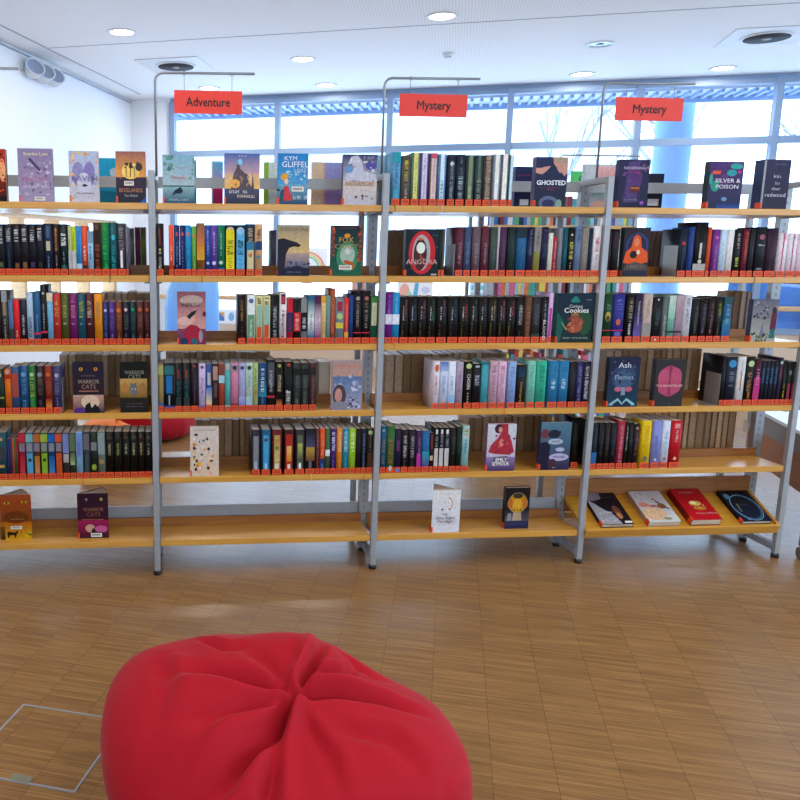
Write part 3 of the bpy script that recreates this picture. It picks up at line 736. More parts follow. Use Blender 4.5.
rows(3, -1, """
-4 4.8 369 dark_green 1a2c24 o,.86,a8ac98,.6 b,.34,.38,8c8c30
5.6 12 370 orange cc6418 b,.8,.9,b02c18 o,.94,a8a0a8,.6 b,.06,.16,60504c,.7
12.4 20 367 red_and_blue 2c4c74 b,.36,.86,b04434,.8 t,.4,.7,806050,.4
20.8 29 366 blue 184878 o,.82,6898bc,.6 t,.4,.76,5478a0,.5 t,.06,.3,5490b0,.4
29.6 36.6 366 green 245c2c o,.82,a8c8a0,.6 t,.36,.76,90a84c,.6 b,.06,.34,307c3c,.6
37 45 366 dark_purple 241824 o,.82,848890,.6 t,.4,.76,6c5838,.5 t,.06,.3,404858,.4
45.6 53 366 red_brown 7c2418 o,.82,b86830,.6 g,.06,.3,c88430,90281c,.8 t,.4,.76,9c5430,.5
53.4 62 366 indigo 34305c o,.8,a0a4c0,.5 t,.4,.76,6c6c84,.5 t,.06,.34,8c90a8,.12
""")
rows(3, 0, """
158.4 163.8 364 yellow_and_blue 8c7c50 b,.0,.2,3c5c94 b,.78,.95,a8a860 t,.24,.7,b89c50,.5
164.4 174.6 363 black_and_teal 0c1420 b,.76,.94,2c6c70,.9 b,.38,.74,1c6cac,.6 b,.14,.34,88a0a8,.14 b,.0,.1,1c4ca0
175 182.4 363 black 12161c b,.68,.86,7c342c,.3 t,.3,.66,1c6c70,.4 b,.1,.3,283438,.7
182.8 190.6 363 black 12161a b,.68,.86,844030,.3 t,.3,.66,20706c,.4 b,.1,.3,283438,.7
191 198.6 363 dark_plum 20141f o,.93,c03c50,.25 t,.2,.75,6c5870,.14
199 205.6 364 lavender c0aed4 o,.93,6c5064,.5 t,.3,.7,98809c,.3 b,.04,.1,6858a4
206 212 364 blue_and_orange 2c4c84 g,.14,.5,e0c8a0,3c74b8 b,.0,.16,dc9450 b,.56,.82,b8b4b0,.5
212.4 218.4 364 dark_red_brown 2c2022 b,.66,.95,b08478,.8 b,.3,.6,5c4044,.5
218.8 224.6 364 rust 98402c b,.6,.76,9cccd8 b,.78,.98,7c4438,.7
225 230.4 363 turquoise 4ca4a8 b,.86,.98,b0b4b0,.8 b,.0,.1,a8b0a4
230.8 238.4 363 pink c47898 b,.82,.97,a88c98,.9 b,.0,.16,7c2c40 o,.9,40303c,.6 t,.3,.7,d08c9c,.4
238.8 245.2 363 lavender_blue 9ca0cc o,.9,48485c,.6 g,.04,.3,6c74c0,a8a8d0 t,.3,.7,b0a8a8,.4
245.6 252.6 363 pale_mint a8c0b8 o,.9,34444c,.6 g,.04,.3,98b0d0,a8c4b4 t,.5,.8,78988c,.4
253 258 363 lime_green a0b870 t,.5,.9,3c5c34,.4 t,.3,.5,b85c48,.4
258.4 266.4 363 blue_and_teal 14406c g,.3,.7,1c84a4,143c60 t,.4,.9,c8d8e0,.4 t,.16,.36,6c90b0,.2
266.8 274.6 360 black_and_silver 15161e b,.5,.95,4c5058,.8 t,.38,.8,b8b8bc,.35 b,.26,.3,b02838
275 283 362 black 131112 o,.92,a8b458,.4 t,.4,.75,b0a88c,.4 g,.04,.24,b86c28,301818,.7
283.6 292.4 362 black 101012 o,.94,b04030,.4 t,.14,.42,d8dcdc,.5 b,.2,.3,4c5c58,.2
293 300.4 363 dark_grey 2b2f2f t,.1,.75,60645c,.4 b,.75,.88,1a1c1c
300.8 308.4 363 dark_grey 2c3232 t,.1,.75,5c645c,.4 b,.75,.88,1a1e1e
309 316 363 maroon_and_grey 3b2a2c b,.0,1,7c2430,.2 t,.1,.7,6c5c54,.3 b,.75,.9,242020
""")
rows(3, 1, """
432.2 438.4 361.5 white_and_orange dcd4e0 o,.86,d05c44,.6,2 t,.3,.7,c87c7c,.4
439.2 446.4 361.5 white_and_blue c4d0e8 g,.8,.99,a8bce8,5070b8 t,.3,.7,8890b0,.4
447 454.4 361.5 white_and_sky_blue d4dcec b,.1,.3,88b8e0,.7 t,.4,.7,90a8c8,.4
455 461.8 362 mauve_grey a094a8 t,.3,.8,a87090,.4
463.2 470.8 362 black 14110f o,.91,b0c484,.7 w,.42,.74,e0dcd8,CHOSN,.6 t,.1,.34,c0bcb0,.2
471.4 479.6 364 black 10101a t,.5,.74,a8acb8,.5 b,.92,.96,a8b8c0,.5
480 487 361.5 turquoise 3c98a4 o,.36,c05c84,.2 b,.93,1,2c6c78
488.4 496 361.5 pink_mauve c09cae t,.1,.92,a07c8c,.5
496.6 504.8 361.5 pale_pink d4acc4 t,.1,.92,b48ca0,.5 r,e04a20,.4
506.8 514.4 361.5 periwinkle 88a4d4 t,.1,.92,7090c4,.5
515.2 524.4 365 black 14120e b,.72,.95,183450,.7 w,.1,.6,b49048,Immaria,.4
526.2 533.8 361 pale_mint 78bcac t,.1,.92,60a494,.5
534.8 544.6 361 green_turquoise 30aa8c t,.1,.92,288c74,.5
546.8 556.4 361 teal_blue 20709c t,.4,.62,b0d0dc,.4 t,.7,.92,3c88ac,.5
557 566.6 361 teal_blue 2472a0 t,.4,.62,b0d0dc,.4 t,.7,.92,3c88ac,.5
567.6 574 362 black 1e1b22 t,.2,.8,34303c,.3
574.6 580.8 362 indigo 2c2c5c t,.1,.9,7c7cac,.4
581.2 588.4 362 dark_navy 161a34 t,.14,.9,ccccdc,.5
""")
rows(3, 2, """
718.8 722.6 356.5 thin_black 0d0e14
723 733.6 357 dark_navy 141a30 o,.86,3484b4,.7 t,.4,.72,6c7484,.4
734.2 742 357 white d0d0d0 b,.3,.7,b07458,.16 t,.7,.95,b0b0b4,.3
742.6 751 357 black 13120f o,.86,b0c494,.7 t,.1,.7,b4682c,.3 t,.3,.7,88847c,.2,-.2
751.4 757.4 359 magenta_and_maroon 3c1428 g,.04,.6,b82c6c,b0307c t,.45,.8,d880a8,.4
757.8 761.8 361 blue_and_black 101828 t,.5,.85,3c6c98,.5
762 766 361 blue_and_black 101828 t,.5,.85,3c6c98,.5
766.2 770.2 361 blue_and_black 101828 t,.5,.85,3c6c98,.5
770.4 774.4 361 blue_and_black 101828 t,.5,.85,3c6c98,.5
774.8 779 358 plum_and_orange 2c1c3c t,.56,.84,a04c34,.4 o,.9,90bc98,.7
779.4 783.6 361 black 14140f t,.1,.5,a8a43c,.3
784 788.8 362 black_and_pink 0f1414 b,.1,.5,8c2444,.5 o,.75,5c6468,.6,1.8
789.2 794 362 black_and_pink 0f1414 b,.1,.5,8c2444,.5 t,.6,.85,3c5c50,.5
""")
rows(4, -1, """
-3 7.6 433 dark_teal 10404c o,.86,b8a070,.35 b,.26,.32,b88c4c,.5 b,.4,.7,3c3c44,.7
8.2 10.4 439 thin_indigo 2c245c
10.6 12.8 439 thin_violet 3c2858
13 15.2 439 thin_orange a04c20
15.4 17 439 thin_green 1c5c30
17.2 19 439 thin_red 8c1c20
19.6 26.4 433 red 7c1428 b,.8,.97,b4283c b,.6,.78,807080,.8 g,.06,.5,b43c44,a01830,.7
27 34 433 sky_blue 2c5c78 b,.8,.97,6ca4a8 b,.6,.78,808490,.8 b,.06,.56,4c98c0,.8 o,.42,283038,.5
34.4 41.2 433 orange_brown 4c2818 b,.8,.97,b0602c b,.6,.78,807480,.8 g,.06,.5,c07c54,b06c1c,.7
41.6 48.6 433 lime_green 3c4c1c b,.8,.97,94a83c b,.6,.78,7c8484,.8 b,.06,.56,7ca42c,.8 o,.42,30301c,.5
49 55.8 433 blue 122c54 b,.8,.97,1c60a8 b,.6,.78,7c8090,.8 g,.06,.5,3c78ac,145090,.8
56.2 63 433 red_orange 54241c b,.8,.97,c44c34 b,.6,.78,807884,.8 b,.06,.56,b84c24,.8
63.4 70 433 periwinkle_and_brown 3c3434 b,.56,.98,7080b4,.9 b,.36,.54,a89c98,.8
70.4 76.2 433 dark_green_and_sage 2c3c24 b,.6,.98,5c6c4c,.9 g,.3,.56,94a474,506038,.8
76.6 83.2 432 pale_sky_blue 7ca8c8 b,.46,.98,6c8cc4,.9 t,.5,.8,6c5c94,.5 r,e06830,.4
83.6 90.6 432 grey 2c3434 b,.62,.95,686470,.8 b,.1,.5,3c444c,.5
91 98 432 dark_green_and_lime 1c2420 b,.6,.78,787880,.8 o,.24,80a030,.7,1.4
98.4 105.6 432 sage_grey 606c60 b,.52,.98,809494,.9 o,.36,a88450,.6,1.2
106 114.2 432 black 0c0a09 t,.5,.76,a89c74,.3 o,.88,3c3424,.6
114.6 122.4 432 black 0c0a09 t,.5,.76,94983c,.3 o,.88,34302c,.6
122.8 130.2 432 black 0c0a09 t,.5,.76,a8a880,.3 o,.88,443418,.6
130.6 137.8 432 black 0c0a09 t,.5,.76,a8a068,.3 o,.88,484840,.6
138.2 145 432 black 0c0a09 t,.5,.76,a89458,.3 o,.88,4c2c2c,.6
145.4 152.4 432 black 0c0a09 t,.5,.76,a8986c,.3 o,.88,4c4840,.6
""")
rows(4, 0, """
251.6 260 430 dark_and_silver 241c28 b,.08,.86,7c8088,.6 b,.1,.3,9cb0c0,.3
261.4 270.2 430 blue 124c6c b,.08,.88,4498c4,.6 b,.1,.26,a0d0e0,.2 o,.78,543c4c,.4
272 281.6 430 red_and_gold 5c1418 b,.08,.88,b09c54,.6 b,.1,.26,d0d0cc,.4 o,.6,5c7c2c,.4 g,.3,.8,c8bc80,b07c38,.5
284.2 293.4 430 flame_red 381018 b,.08,.9,a82c20,.7 g,.3,.64,d07828,e0bc60,.5 b,.1,.24,e0d4c8,.3
295.2 304.2 430 dark_and_yellow_green 24242a b,.1,.88,5c6454,.6 g,.3,.7,38443c,b0b45c,.5 b,.08,.26,e4e4e0,.24
305.2 314.8 429 dusk_blue_and_gold 14141a g,.3,.6,6c3c28,b09040,.9 g,.6,.95,484864,1c1c28,.9 b,.1,.3,5c6070,.3 r,f0e010,.1
315.2 319.2 429 brown 5c2c2c t,.1,.9,9c6c6c,.2
319.6 324.4 429 orange_and_blue d04c20 b,.0,.34,1c3468 t,.4,.9,e89878,.4 t,.08,.28,5c84c8,.4
324.8 329.6 429 green_and_white 3c5c34 b,.4,.54,d8dce0,.9
330 335.8 429 deep_purple 3c2068 t,.5,.94,d4d0e8,.5 t,.1,.44,7c68a8,.2
336.2 341.6 429 orange d87c1c t,.5,.94,f0d0a0,.5 t,.1,.44,e8a868,.2
342 348.2 429 teal 1c7c98 t,.5,.94,c0dce8,.5 t,.1,.44,68b0c4,.2
348.6 355 429 lime_green 8cb81c t,.5,.94,e0f0b0,.5 t,.1,.44,b0d068,.2
355.4 360.2 429 black 130e14 t,.3,.8,301c1c,.3
360.6 365.8 429 dark_navy 101628 t,.06,.92,6c7c98,.3 r,e04a20,.1
366.2 373.6 429 black_and_brown 1c1210 o,.92,98b478,.7 t,.5,.86,6c6458,.2 b,.08,.46,4c2c20,.7
""")
rows(4, 1, """
379.8 385.4 426.5 teal_blue 145078 t,.2,.74,8c7450,.5 b,.88,.94,6c98b0,.6
386 394 426.5 green 2c5c2c t,.2,.74,98683c,.5 o,.1,b8b8a4,.4,1.8
394.4 400.2 429 dark_purple 1c1838 o,.06,3c7cc8,.6 b,.5,.74,5c2c5c,.5
400.6 407.6 430 black 171117 t,.36,.86,b8b0b0,.4 t,.1,.3,5c5458,.2
408 415 430 black 191422 t,.36,.86,a8a0b0,.4 t,.1,.3,5c5468,.2
415.4 421 431 plum_and_magenta 3c1c48 b,.06,.46,b02c94,.7 t,.4,.86,8c7898,.2
421.4 428.6 431 blue_and_turquoise 1c5c90 g,.06,.5,4c3c80,1c98a8
429 432.6 433 dark_brown 2c1818 b,.6,.95,6c3424,.6 b,.3,.42,c8b490,.8
433 437.6 428 black_and_white 15141a b,.1,.54,c0bcbc,.8 b,.86,.96,d8dce0,.4 t,.58,.84,8c9098,.5
438 442.8 428 black_and_white 15141a b,.1,.54,c0bcbc,.8 b,.86,.96,d8dce0,.4 t,.58,.84,8c9098,.5
443.2 448.4 428 black_and_white 15141a b,.1,.54,c0bcbc,.8 b,.86,.96,d8dce0,.4 t,.58,.84,8c9098,.5
448.8 455 428 black 121110 t,.4,.8,4c504c,.3 t,.1,.3,3c3c3c,.1
455.4 460.6 427 dark_green 0f201c t,.4,.8,2c4840,.3
461 467.8 426 aqua 84b8b8 b,.72,.96,c0c8c0,.9 t,.76,.94,548c44,.6 t,.4,.7,34606c,.3
""")
rows(4, 2, """
590 595.8 423 dark_and_blue 101c24 b,.06,.36,285c94,.9 t,.4,.9,2c4444,.3
596.4 602 423 black 0f0f12 t,.3,.9,303c38,.3
602.4 608 423 black 121012 t,.3,.9,503c34,.3
608.4 614.4 423 black 0f1118 t,.3,.9,304454,.3
615.4 622.2 421 crimson 98243c t,.14,.9,c87c8c,.4
622.8 626 422 black 0f0f0f t,.4,.9,b0b0b0,.3
626.4 631 423 black 0c0f0c
631.4 637 424 dark_plum 1f1220 t,.3,.9,8c5038,.4 o,.9,b09080,.5
639.2 648.8 421 yellow d8b410 o,.2,6c6c64,.4,1.4 t,.4,.9,c8a410,.4
650.2 658.6 421 periwinkle 7c84c4 o,.18,c8ccdc,.3 t,.3,.7,5c64a8,.3
659.8 667.4 421 white c8cce0 o,.2,a83040,.3 t,.3,.8,88b4bc,.3
668.6 679 421 red b4101c b,.84,.94,d88c8c,.5 t,.56,.8,dcc0c0,.2 o,.2,d8b478,.3
""")
rows(0, 1, """
391.2 399.4 152 sky_blue 5c9cc4 b,.8,1,2c98a8 t,.4,.8,34587c,.3 b,.1,.3,4ca0b8,.6 r,202020,-.1
400.6 409.4 155.5 grey_and_yellow 54524e t,.5,.92,d8c848,.4 b,.66,.94,3c3430,.3 t,.1,.44,b8b8b0,.3
410.4 418.4 152.5 yellow_and_green 60806c b,.0,1,e0dc80,.5 t,.1,.9,a0a45c,.2
419.2 427 152.5 lilac 5c5498 b,.0,1,dcd4ec,.6 t,.1,.9,8880b0,.2 r,d04a30,-.1
428.2 436.4 153 pale_rose 6c5460 b,.0,1,e0c8c8,.6 b,.9,1,c05468,.7 t,.1,.9,a09088,.2
437 444.6 154 ice_blue 5c8cc0 b,.0,1,d4ecf4,.5 t,.1,.5,6c94a8,.3 r,d8d0d0,.1
446.4 454 154.5 dark_slate 242c3c t,.1,.9,8c9ca8,.4 o,.82,e4ecf0,.5
455 463.6 154.5 dark_slate 20283a t,.06,.6,a0b4c0,.5 t,.6,.95,5c7080,.3
465 472.6 155 moss_green 384844 b,.0,1,788c6c,.5 t,.06,.4,a8c098,.4
473.8 481 155 dark_moss 34444c t,.06,.5,98ac94,.5 b,.5,1,58705c,.3
482 490.4 155 speckled_brown 48403c t,.04,.98,a89884,.6 b,.0,.98,80705c,.4
491.4 498.8 154 white 8c9cac b,.0,1,ecece8,.5
499.4 506.6 154 white 707478 b,.0,1,f0f0ea,.6 o,.36,8c8c84,.1
507.4 511.6 155 pale_blue_edged 4c7888 b,.0,1,c4e0ec,.6
""")

ORD = ['first', 'second', 'third', 'fourth', 'fifth', 'sixth', 'seventh', 'eighth', 'ninth', 'tenth', 'eleventh', 'twelfth', 'thirteenth', 'fourteenth', 'fifteenth', 'sixteenth']
def article_label(seq, i):
    row, bay = seq[i][0], seq[i][1]; nm = seq[i][5]
    where = '%s, %s' % (SHELFN[row], BAYN[bay])
    L = seq[i-1][5] if i > 0 and seq[i][2]-seq[i-1][3] < 8 else None
    R = seq[i+1][5] if i < len(seq)-1 and seq[i+1][2]-seq[i][3] < 8 else None
    same = [k for k in range(len(seq)) if seq[k][5] == nm]
    if len((nm+str(L)+' '+str(R)).split()) > 6: L = R = None
    def key(k):
        return (seq[k-1][5] if k > 0 and seq[k][2]-seq[k-1][3] < 8 else None, seq[k+1][5] if k < len(seq)-1 and seq[k+1][2]-seq[k][3] < 8 else None)
    if len(same) == 1: return '%s spine, %s' % (nm, where)
    if sum(key(k) == key(i) for k in same) == 1 and L and R and L != R: return '%s spine between %s and %s, %s' % (nm, L, R, where)
    if sum(key(k)[0] == key(i)[0] for k in same) == 1 and L and L != nm: return '%s spine just right of the %s book, %s' % (nm, L, where)
    if sum(key(k)[1] == key(i)[1] for k in same) == 1 and R and R != nm: return '%s spine just left of the %s book, %s' % (nm, R, where)
    return '%s spine, %s such one from left, %s' % (nm, ORD[same.index(i)], where)
from collections import defaultdict
SEQ = defaultdict(list)
for b in ALL: SEQ[(b[0], b[1])].append(b)
labels = {}
for (row, bay), seq in SEQ.items():
    seq.sort(key=lambda b: b[2])
    yb = ROWPX[row]
    prevx = -99
    for i, b in enumerate(seq):
        ypx = yb[0] + (yb[1]-yb[0])*max(0, min(1, (b[2]-157)/630.0))
        xa, xb = onY(b[2], ypx, 0).x, onY(b[3], ypx, 0).x
        xa = max(xa, bay*BW+.0128, prevx+.0002); xb = min(xb, (bay+1)*BW-.0128)
        if xb - xa < .004: xb = xa+.004
        prevx = xb
        top = onY(b[2], b[4], 0).z; z = ZS[row]; h = max(.12, top-z)
        rnd = random.Random(i*31+row*7+bay)
        d = rnd.uniform(.118, .136)
        lab = article_label(seq, i); labels.setdefault(lab, 0); labels[lab] += 1
        spine_book((xa+xb)/2, .001, z+.0002, xb-xa, h, d, b[6], b[7], lab, 'books shelved spine out on the %s, %s' % (SHELFN[row], BAYN[bay]), pages=PAGEW if rnd.random() < .5 else PAGES)
[print('LONG', k) for k in labels if len(k.split()) > 16]
print('spines', len(ALL), 'dup labels', [k for k, v in labels.items() if v > 1])

# ---- books shown face out
def side_label(o, T, w):
    lb = MB().box(-w/2-.0007, -w/2+.0002, .0003, min(T-.0003, .03), .0015, .0245).box(-w/2-.0007, -w/2+.006, -.0009, .0003, .0015, .0245).build('spine_label', LABEL, o)
    return lb
def face_mesh(w, h, T, col, spcol):
    mb = MB(); th = .0022
    mb.box(-w/2, w/2, 0, th, 0, h, col); mb.box(-w/2, w/2, T-th, T, 0, h, spcol); mb.box(-w/2, -w/2+th, th, T-th, 0, h, spcol)
    return mb
def shapes(mb, art, w, h, y0=-.0004):
    for i, a in enumerate(art):
        y = y0-.00012*i
        X = lambda f: (f-.5)*w
        if a[0] == 'G':
            _, x0, x1, z0, z1, cb, ct = a; cb, ct = C_(cb), C_(ct)
            mb.face([(X(x0), y, z0*h), (X(x1), y, z0*h), (X(x1), y, z1*h), (X(x0), y, z1*h)], [cb, cb, ct, ct])
        elif a[0] == 'E':
            _, cx, cz, rx, rz, c2 = a
            mb.face([(X(cx)+rx*w*math.cos(q*math.pi/12), y, cz*h+rz*h*math.sin(q*math.pi/12)) for q in range(24)], C_(c2))
        elif a[0] == 'P':
            mb.face([(X(px_), y, pz_*h) for px_, pz_ in a[1]], C_(a[2]))
        elif a[0] == 'R':        # ring
            _, cx, cz, rx, rz, tw, c2 = a; n = 28
            for q in range(n):
                A, B = 2*math.pi*q/n, 2*math.pi*(q+1)/n
                mb.face([(X(cx)+rx*w*math.cos(A), y, cz*h+rz*h*math.sin(A)), (X(cx)+rx*w*math.cos(B), y, cz*h+rz*h*math.sin(B)), (X(cx)+rx*w*tw*math.cos(B), y, cz*h+rz*h*tw*math.sin(B)), (X(cx)+rx*w*tw*math.cos(A), y, cz*h+rz*h*tw*math.sin(A))], C_(c2))
        elif a[0] == 'S':        # scatter of little blobs: seed, count, x0,x1,z0,z1, size, colours
            _, sd, n, x0, x1, z0, z1, sz, cols = a; rn = random.Random(sd)
            for q in range(n):
                cx, cz = rn.uniform(x0, x1), rn.uniform(z0, z1); r1, r2 = rn.uniform(.4, 1)*sz*w, rn.uniform(.4, 1)*sz*w; ph = rn.uniform(0, 3)
                yy = y-.000002*q
                mb.face([(X(cx)+r1*math.cos(ph+k*math.pi/3), yy, cz*h+r2*math.sin(ph+k*math.pi/3)) for k in range(6)], C_(rn.choice(cols.split())))
        elif a[0] == 'L':        # line of small illegible lettering: x0,x1,z,height,col
            _, x0, x1, z0, hh, c2 = a; xx = x0; rn = random.Random(int(z0*999)+int(x0*99))
            while xx < x1:
                ww = rn.uniform(.018, .04)
                if rn.random() > .15:
                    mb.face([(X(xx), y, z0*h), (X(xx+ww*.5), y, z0*h), (X(xx+ww*.5), y, (z0+hh)*h), (X(xx), y, (z0+hh)*h)], C_(c2))
                    zq = z0+hh*rn.choice([0, .4, .8])
                    mb.face([(X(xx), y-.00003, zq*h), (X(xx+ww), y-.00003, zq*h), (X(xx+ww), y-.00003, (zq+hh*.22)*h), (X(xx), y-.00003, (zq+hh*.22)*h)], C_(c2))
                xx += ww*1.5
def face_book(row, x0, x1, ytop, T, bg, sp, art, titles, label, Y=0.002, sticker=None, z=None, rot=0, nolabel=False, pages=PAGES, wedge=False, group=None, ybpx=None):
    yb = ROWPX[row]; ypx = ybpx or (yb[0] + (yb[1]-yb[0])*max(0, min(1, (x0-157)/630.0)))
    a, b = onY(x0, ypx, Y), onY(x1, ypx, Y); w = b.x-a.x; zz = ZS[row] if z is None else z
    h = onY((x0+x1)/2, ytop, Y).z - zz
    if wedge:
        mb = MB().box(-w/2, w/2, 0, .0022, 0, h, C_(bg))
        ax, ay = wedge[0]*w, wedge[1]
        mb.hexa([(-w/2, .0022, 0), (-w/2+.0022, .0022, 0), (ax+.001, ay, 0), (ax-.001, ay, 0), (-w/2, .0022, h), (-w/2+.0022, .0022, h), (ax+.001, ay, h), (ax-.001, ay, h)], C_(sp))
        o = mb.build('book', PRINT)
        pg = MB(); x0_, x1_ = -w/2+.0035, w/2-.0015; zt_ = h-.0012
        pg.face([(x0_, .0024, .003), (ax+.002, ay-.003, .003), (x1_, .0024, .003)]); pg.face([(x0_, .0024, zt_), (x1_, .0024, zt_), (ax+.002, ay-.003, zt_)])
        for (pa_, pb_) in (((x0_, .0024), (x1_, .0024)), ((x1_, .0024), (ax+.002, ay-.003)), ((ax+.002, ay-.003), (x0_, .0024))):
            pg.face([(pa_[0], pa_[1], .003), (pb_[0], pb_[1], .003), (pb_[0], pb_[1], zt_), (pa_[0], pa_[1], zt_)])
        pg.build('page_block', PAGES, o)
    else:
        o = face_mesh(w, h, T, C_(bg), C_(sp)).build('book', PRINT)
        MB().box(-w/2+.0023, w/2-.003, .0023, T-.0023, .003, h-.003).build('page_block', pages, o)
    o.location = (a.x+w/2, Y, zz+.0002); o.rotation_euler = (0, 0, rot)
    tag(o, label, 'book', group)
    if art:
        mb = MB(); shapes(mb, art, w, h); mb.build('cover_picture', PRINT, o)
    for t in titles:
        txt, cx, cz, size, col, wf = t[:6]
        tx = text_mesh('title_lettering', txt, size*h, ink(col), o, ((cx-.5)*w, -.0004-.00012*(len(art)+2)-.001, cz*h), depth=.0002, bold=(t[6] if len(t) > 6 else 0))
        bb = [v.co.x for v in tx.data.vertices]
        if bb and wf: tx.scale = (wf*w/(max(bb)-min(bb)), 1, 1)
    if sticker:
        sx, sz, sw, sh = sticker; yy = -.0004-.00012*(len(art)+2)
        stt = MB().box((sx-sw/2-.5)*w, (sx+sw/2-.5)*w, yy-.0009, yy-.0004, (sz-sh/2)*h, (sz+sh/2)*h).build('barcode_sticker', PAGEW, o)
        k = MB()
        for q in range(9): k.box((sx-sw*.38+sw*.76*q/9-.5)*w, (sx-sw*.38+sw*.76*(q+.5)/9-.5)*w, yy-.0012, yy-.0009, (sz-sh*.2)*h, (sz+sh*.3)*h)
        k.build('barcode', INK, stt)
    if not nolabel: side_label(o, T, w)
    return o
FB = face_book
# top shelf
FB(0, -12, 7.5, 149, .028, '2a1210', '1c0e0c', [('G', 0, 1, 0, 1, '240e0c', 'a82c18'), ('E', .82, .6, .16, .22, 'e8a070'), ('S', 1, 24, .1, .98, .05, .95, .09, 'c83c1c e86428 7c1c14 38100e'), ('G', 0, 1, 0, .1, '140c10', '140c10')], [], 'dark red fiery book cover cut off by left photo edge, top shelf', nolabel=True)
FB(0, 19.5, 54, 148.5, .024, 'a090b0', '8f85a8', [('G', 0, 1, 0, 1, '9c90ae', '8a7ca4'), ('S', 5, 46, .1, .95, .12, .75, .06, '8a7a9c b4a4c0 785f88 a07c98 c0b0c8'), ('L', .1, .9, .4, .06, 'b4607c'), ('L', .15, .85, .26, .05, 'c8bcd4'), ('L', .1, .85, .62, .04, '6c5c80'), ('P', [(.3, .8), (.36, .83), (.66, .6), (.62, .57)], '4c4460')], [('Scarlet Law', .52, .895, .085, 'e8dcb0', .7)], 'lilac cover with cream title lettering, top shelf, leftmost bay', sticker=(.6, .06, .3, .07))
FB(0, 70, 99.6, 151, .022, 'b4b8d4', 'd8a880', [('G', 0, 1, 0, 1, 'c4c0cc', 'a8b8d8'), ('E', .3, .55, .2, .24, '8c88b8'), ('E', .68, .55, .2, .24, '8478b4'), ('E', .5, .38, .24, .2, 'c8c8dc'), ('S', 3, 16, .02, .2, .05, .95, .07, 'e0a888 e8c878 a0b4d0 d89868'), ('S', 4, 14, .82, .98, .3, .98, .07, 'e8a868 98a8d0 d8c0a0'), ('S', 8, 8, .2, .75, .9, .98, .06, 'e0c060 dc8c70'), ('P', [(.42, .33), (.5, .36), (.66, .33), (.5, .3)], '2c2c3c'), ('L', .26, .8, .16, .03, '4c4c60')], [('RAVEN', .52, .46, .16, '6c68a0', .86)], 'pale blue and gold cover titled RAVEN, top shelf')
FB(0, 116.5, 146, 151.5, .036, '2c2830', '241c20', [('G', 0, 1, .5, 1, 'e8a050', '94605c'), ('G', 0, 1, 0, .5, '26283a', '3c3040'), ('E', .5, .62, .3, .16, 'f0c868'), ('S', 11, 7, .3, .75, .66, .84, .07, '4c3c38 3c3430'), ('E', .78, .7, .12, .08, '3a3c38'), ('P', [(.34, .5), (.36, .5), (.36, .72), (.34, .72)], '3a2a28'), ('P', [(.48, .5), (.51, .5), (.51, .78), (.48, .78)], '3a2a28'), ('P', [(.62, .5), (.64, .5), (.64, .72), (.62, .72)], '3a2a28'), ('R', .3, .84, .12, .07, .7, 'c08850'), ('P', [(.8, .0), (1, .0), (1, .12)], '2860b8'), ('L', .08, .16, .46, .3, '9c8c88')], [('BOGLANDS', .5, .24, .11, 'c08450', .78), ('Tim Welch', .5, .135, .07, 'a8b0a8', .45)], 'thick sunset and palm tree cover with orange BOGLANDS title, left of Adventure frame', sticker=(.44, .38, .32, .09), rot=0)
FB(0, 163, 194.6, 155, .024, '7ca8b4', '6c8c98', [('G', 0, 1, .36, 1, 'a8c0c8', '80b0c8'), ('G', 0, 1, 0, .36, '204c6c', '8cb4bc'), ('S', 2, 16, .02, .32, .68, .98, .08, '4c7c80 5c8c84 7ca0a0'), ('S', 6, 8, .85, .98, .5, .96, .06, '5c8c84 7ca090'), ('G', 0, 1, .345, .37, '2c4444', '4c6868'), ('P', [(.28, .14), (.36, .26), (.46, .3), (.56, .34), (.64, .26), (.58, .2), (.4, .2)], '1c2c3c'), ('L', .3, .75, .72, .03, 'c07880'), ('L', .3, .8, .45, .02, 'b88890'), ('L', .2, .8, .05, .04, 'b0bcc4')], [('Phoenix', .5, .54, .1, 'd46878', .5)], 'pale teal lake cover with riders and pink script, top shelf', group=None)
FB(0, 224.5, 259.6, 153.5, .03, '4c4c88', '5c5c88', [('G', 0, 1, .6, 1, 'c0a0a8', '4464a8'), ('G', 0, 1, .3, .6, 'e8c070', 'd8b090'), ('G', 0, 1, 0, .3, '2c3448', '50506c'), ('P', [(.18, .3), (.26, .6), (.34, .72), (.4, .9), (.44, .7), (.6, .6), (.7, .42), (.8, .3)], '5c5058'), ('P', [(.76, .3), (.8, .64), (.84, .3)], '54505c'), ('E', .44, .83, .07, .06, '80c8f0'), ('E', .3, .4, .14, .09, 'e8a850'), ('S', 9, 14, .3, .7, .35, .6, .05, '786068 4c4c58 a08868'), ('L', .1, .66, .21, .06, 'd0d4d8'), ('L', .36, .9, .12, .06, 'd8c8b0'), ('L', .4, .62, .94, .02, 'd0d4e8')], [], 'purple and gold cover with towering castle, top shelf, Adventure bay')
FB(0, 277.5, 307.6, 153.5, .026, '1c78b8', '3c94cc', [('G', 0, 1, .4, 1, '4898cc', '1c80c8'), ('G', 0, 1, 0, .4, '1c4468', '70a8c4'), ('S', 14, 26, .3, .98, .3, .66, .07, '80b8d8 5ca0cc a8cce0'), ('E', .22, .54, .13, .07, 'd8a040'), ('E', .28, .45, .07, .05, 'e8c8b0'), ('P', [(.16, .06), (.2, .36), (.34, .36), (.5, .08)], 'c43c44'), ('P', [(.06, .06), (.1, .28), (.2, .3), (.2, .06)], '2c4c68'), ('E', .02, .28, .05, .025, '1c2020'), ('L', .52, .95, .1, .07, 'd8e0e8')], [('KYM', .42, .9, .12, 'e8f0f8', .4), ('GLIFFEL', .56, .78, .16, 'f0f4f8', .86), ('LOST', .74, .665, .1, 'c8e0f0', .4)], 'bright blue cartoon cover with white brush title and boy in red', sticker=(.66, .3, .4, .1))
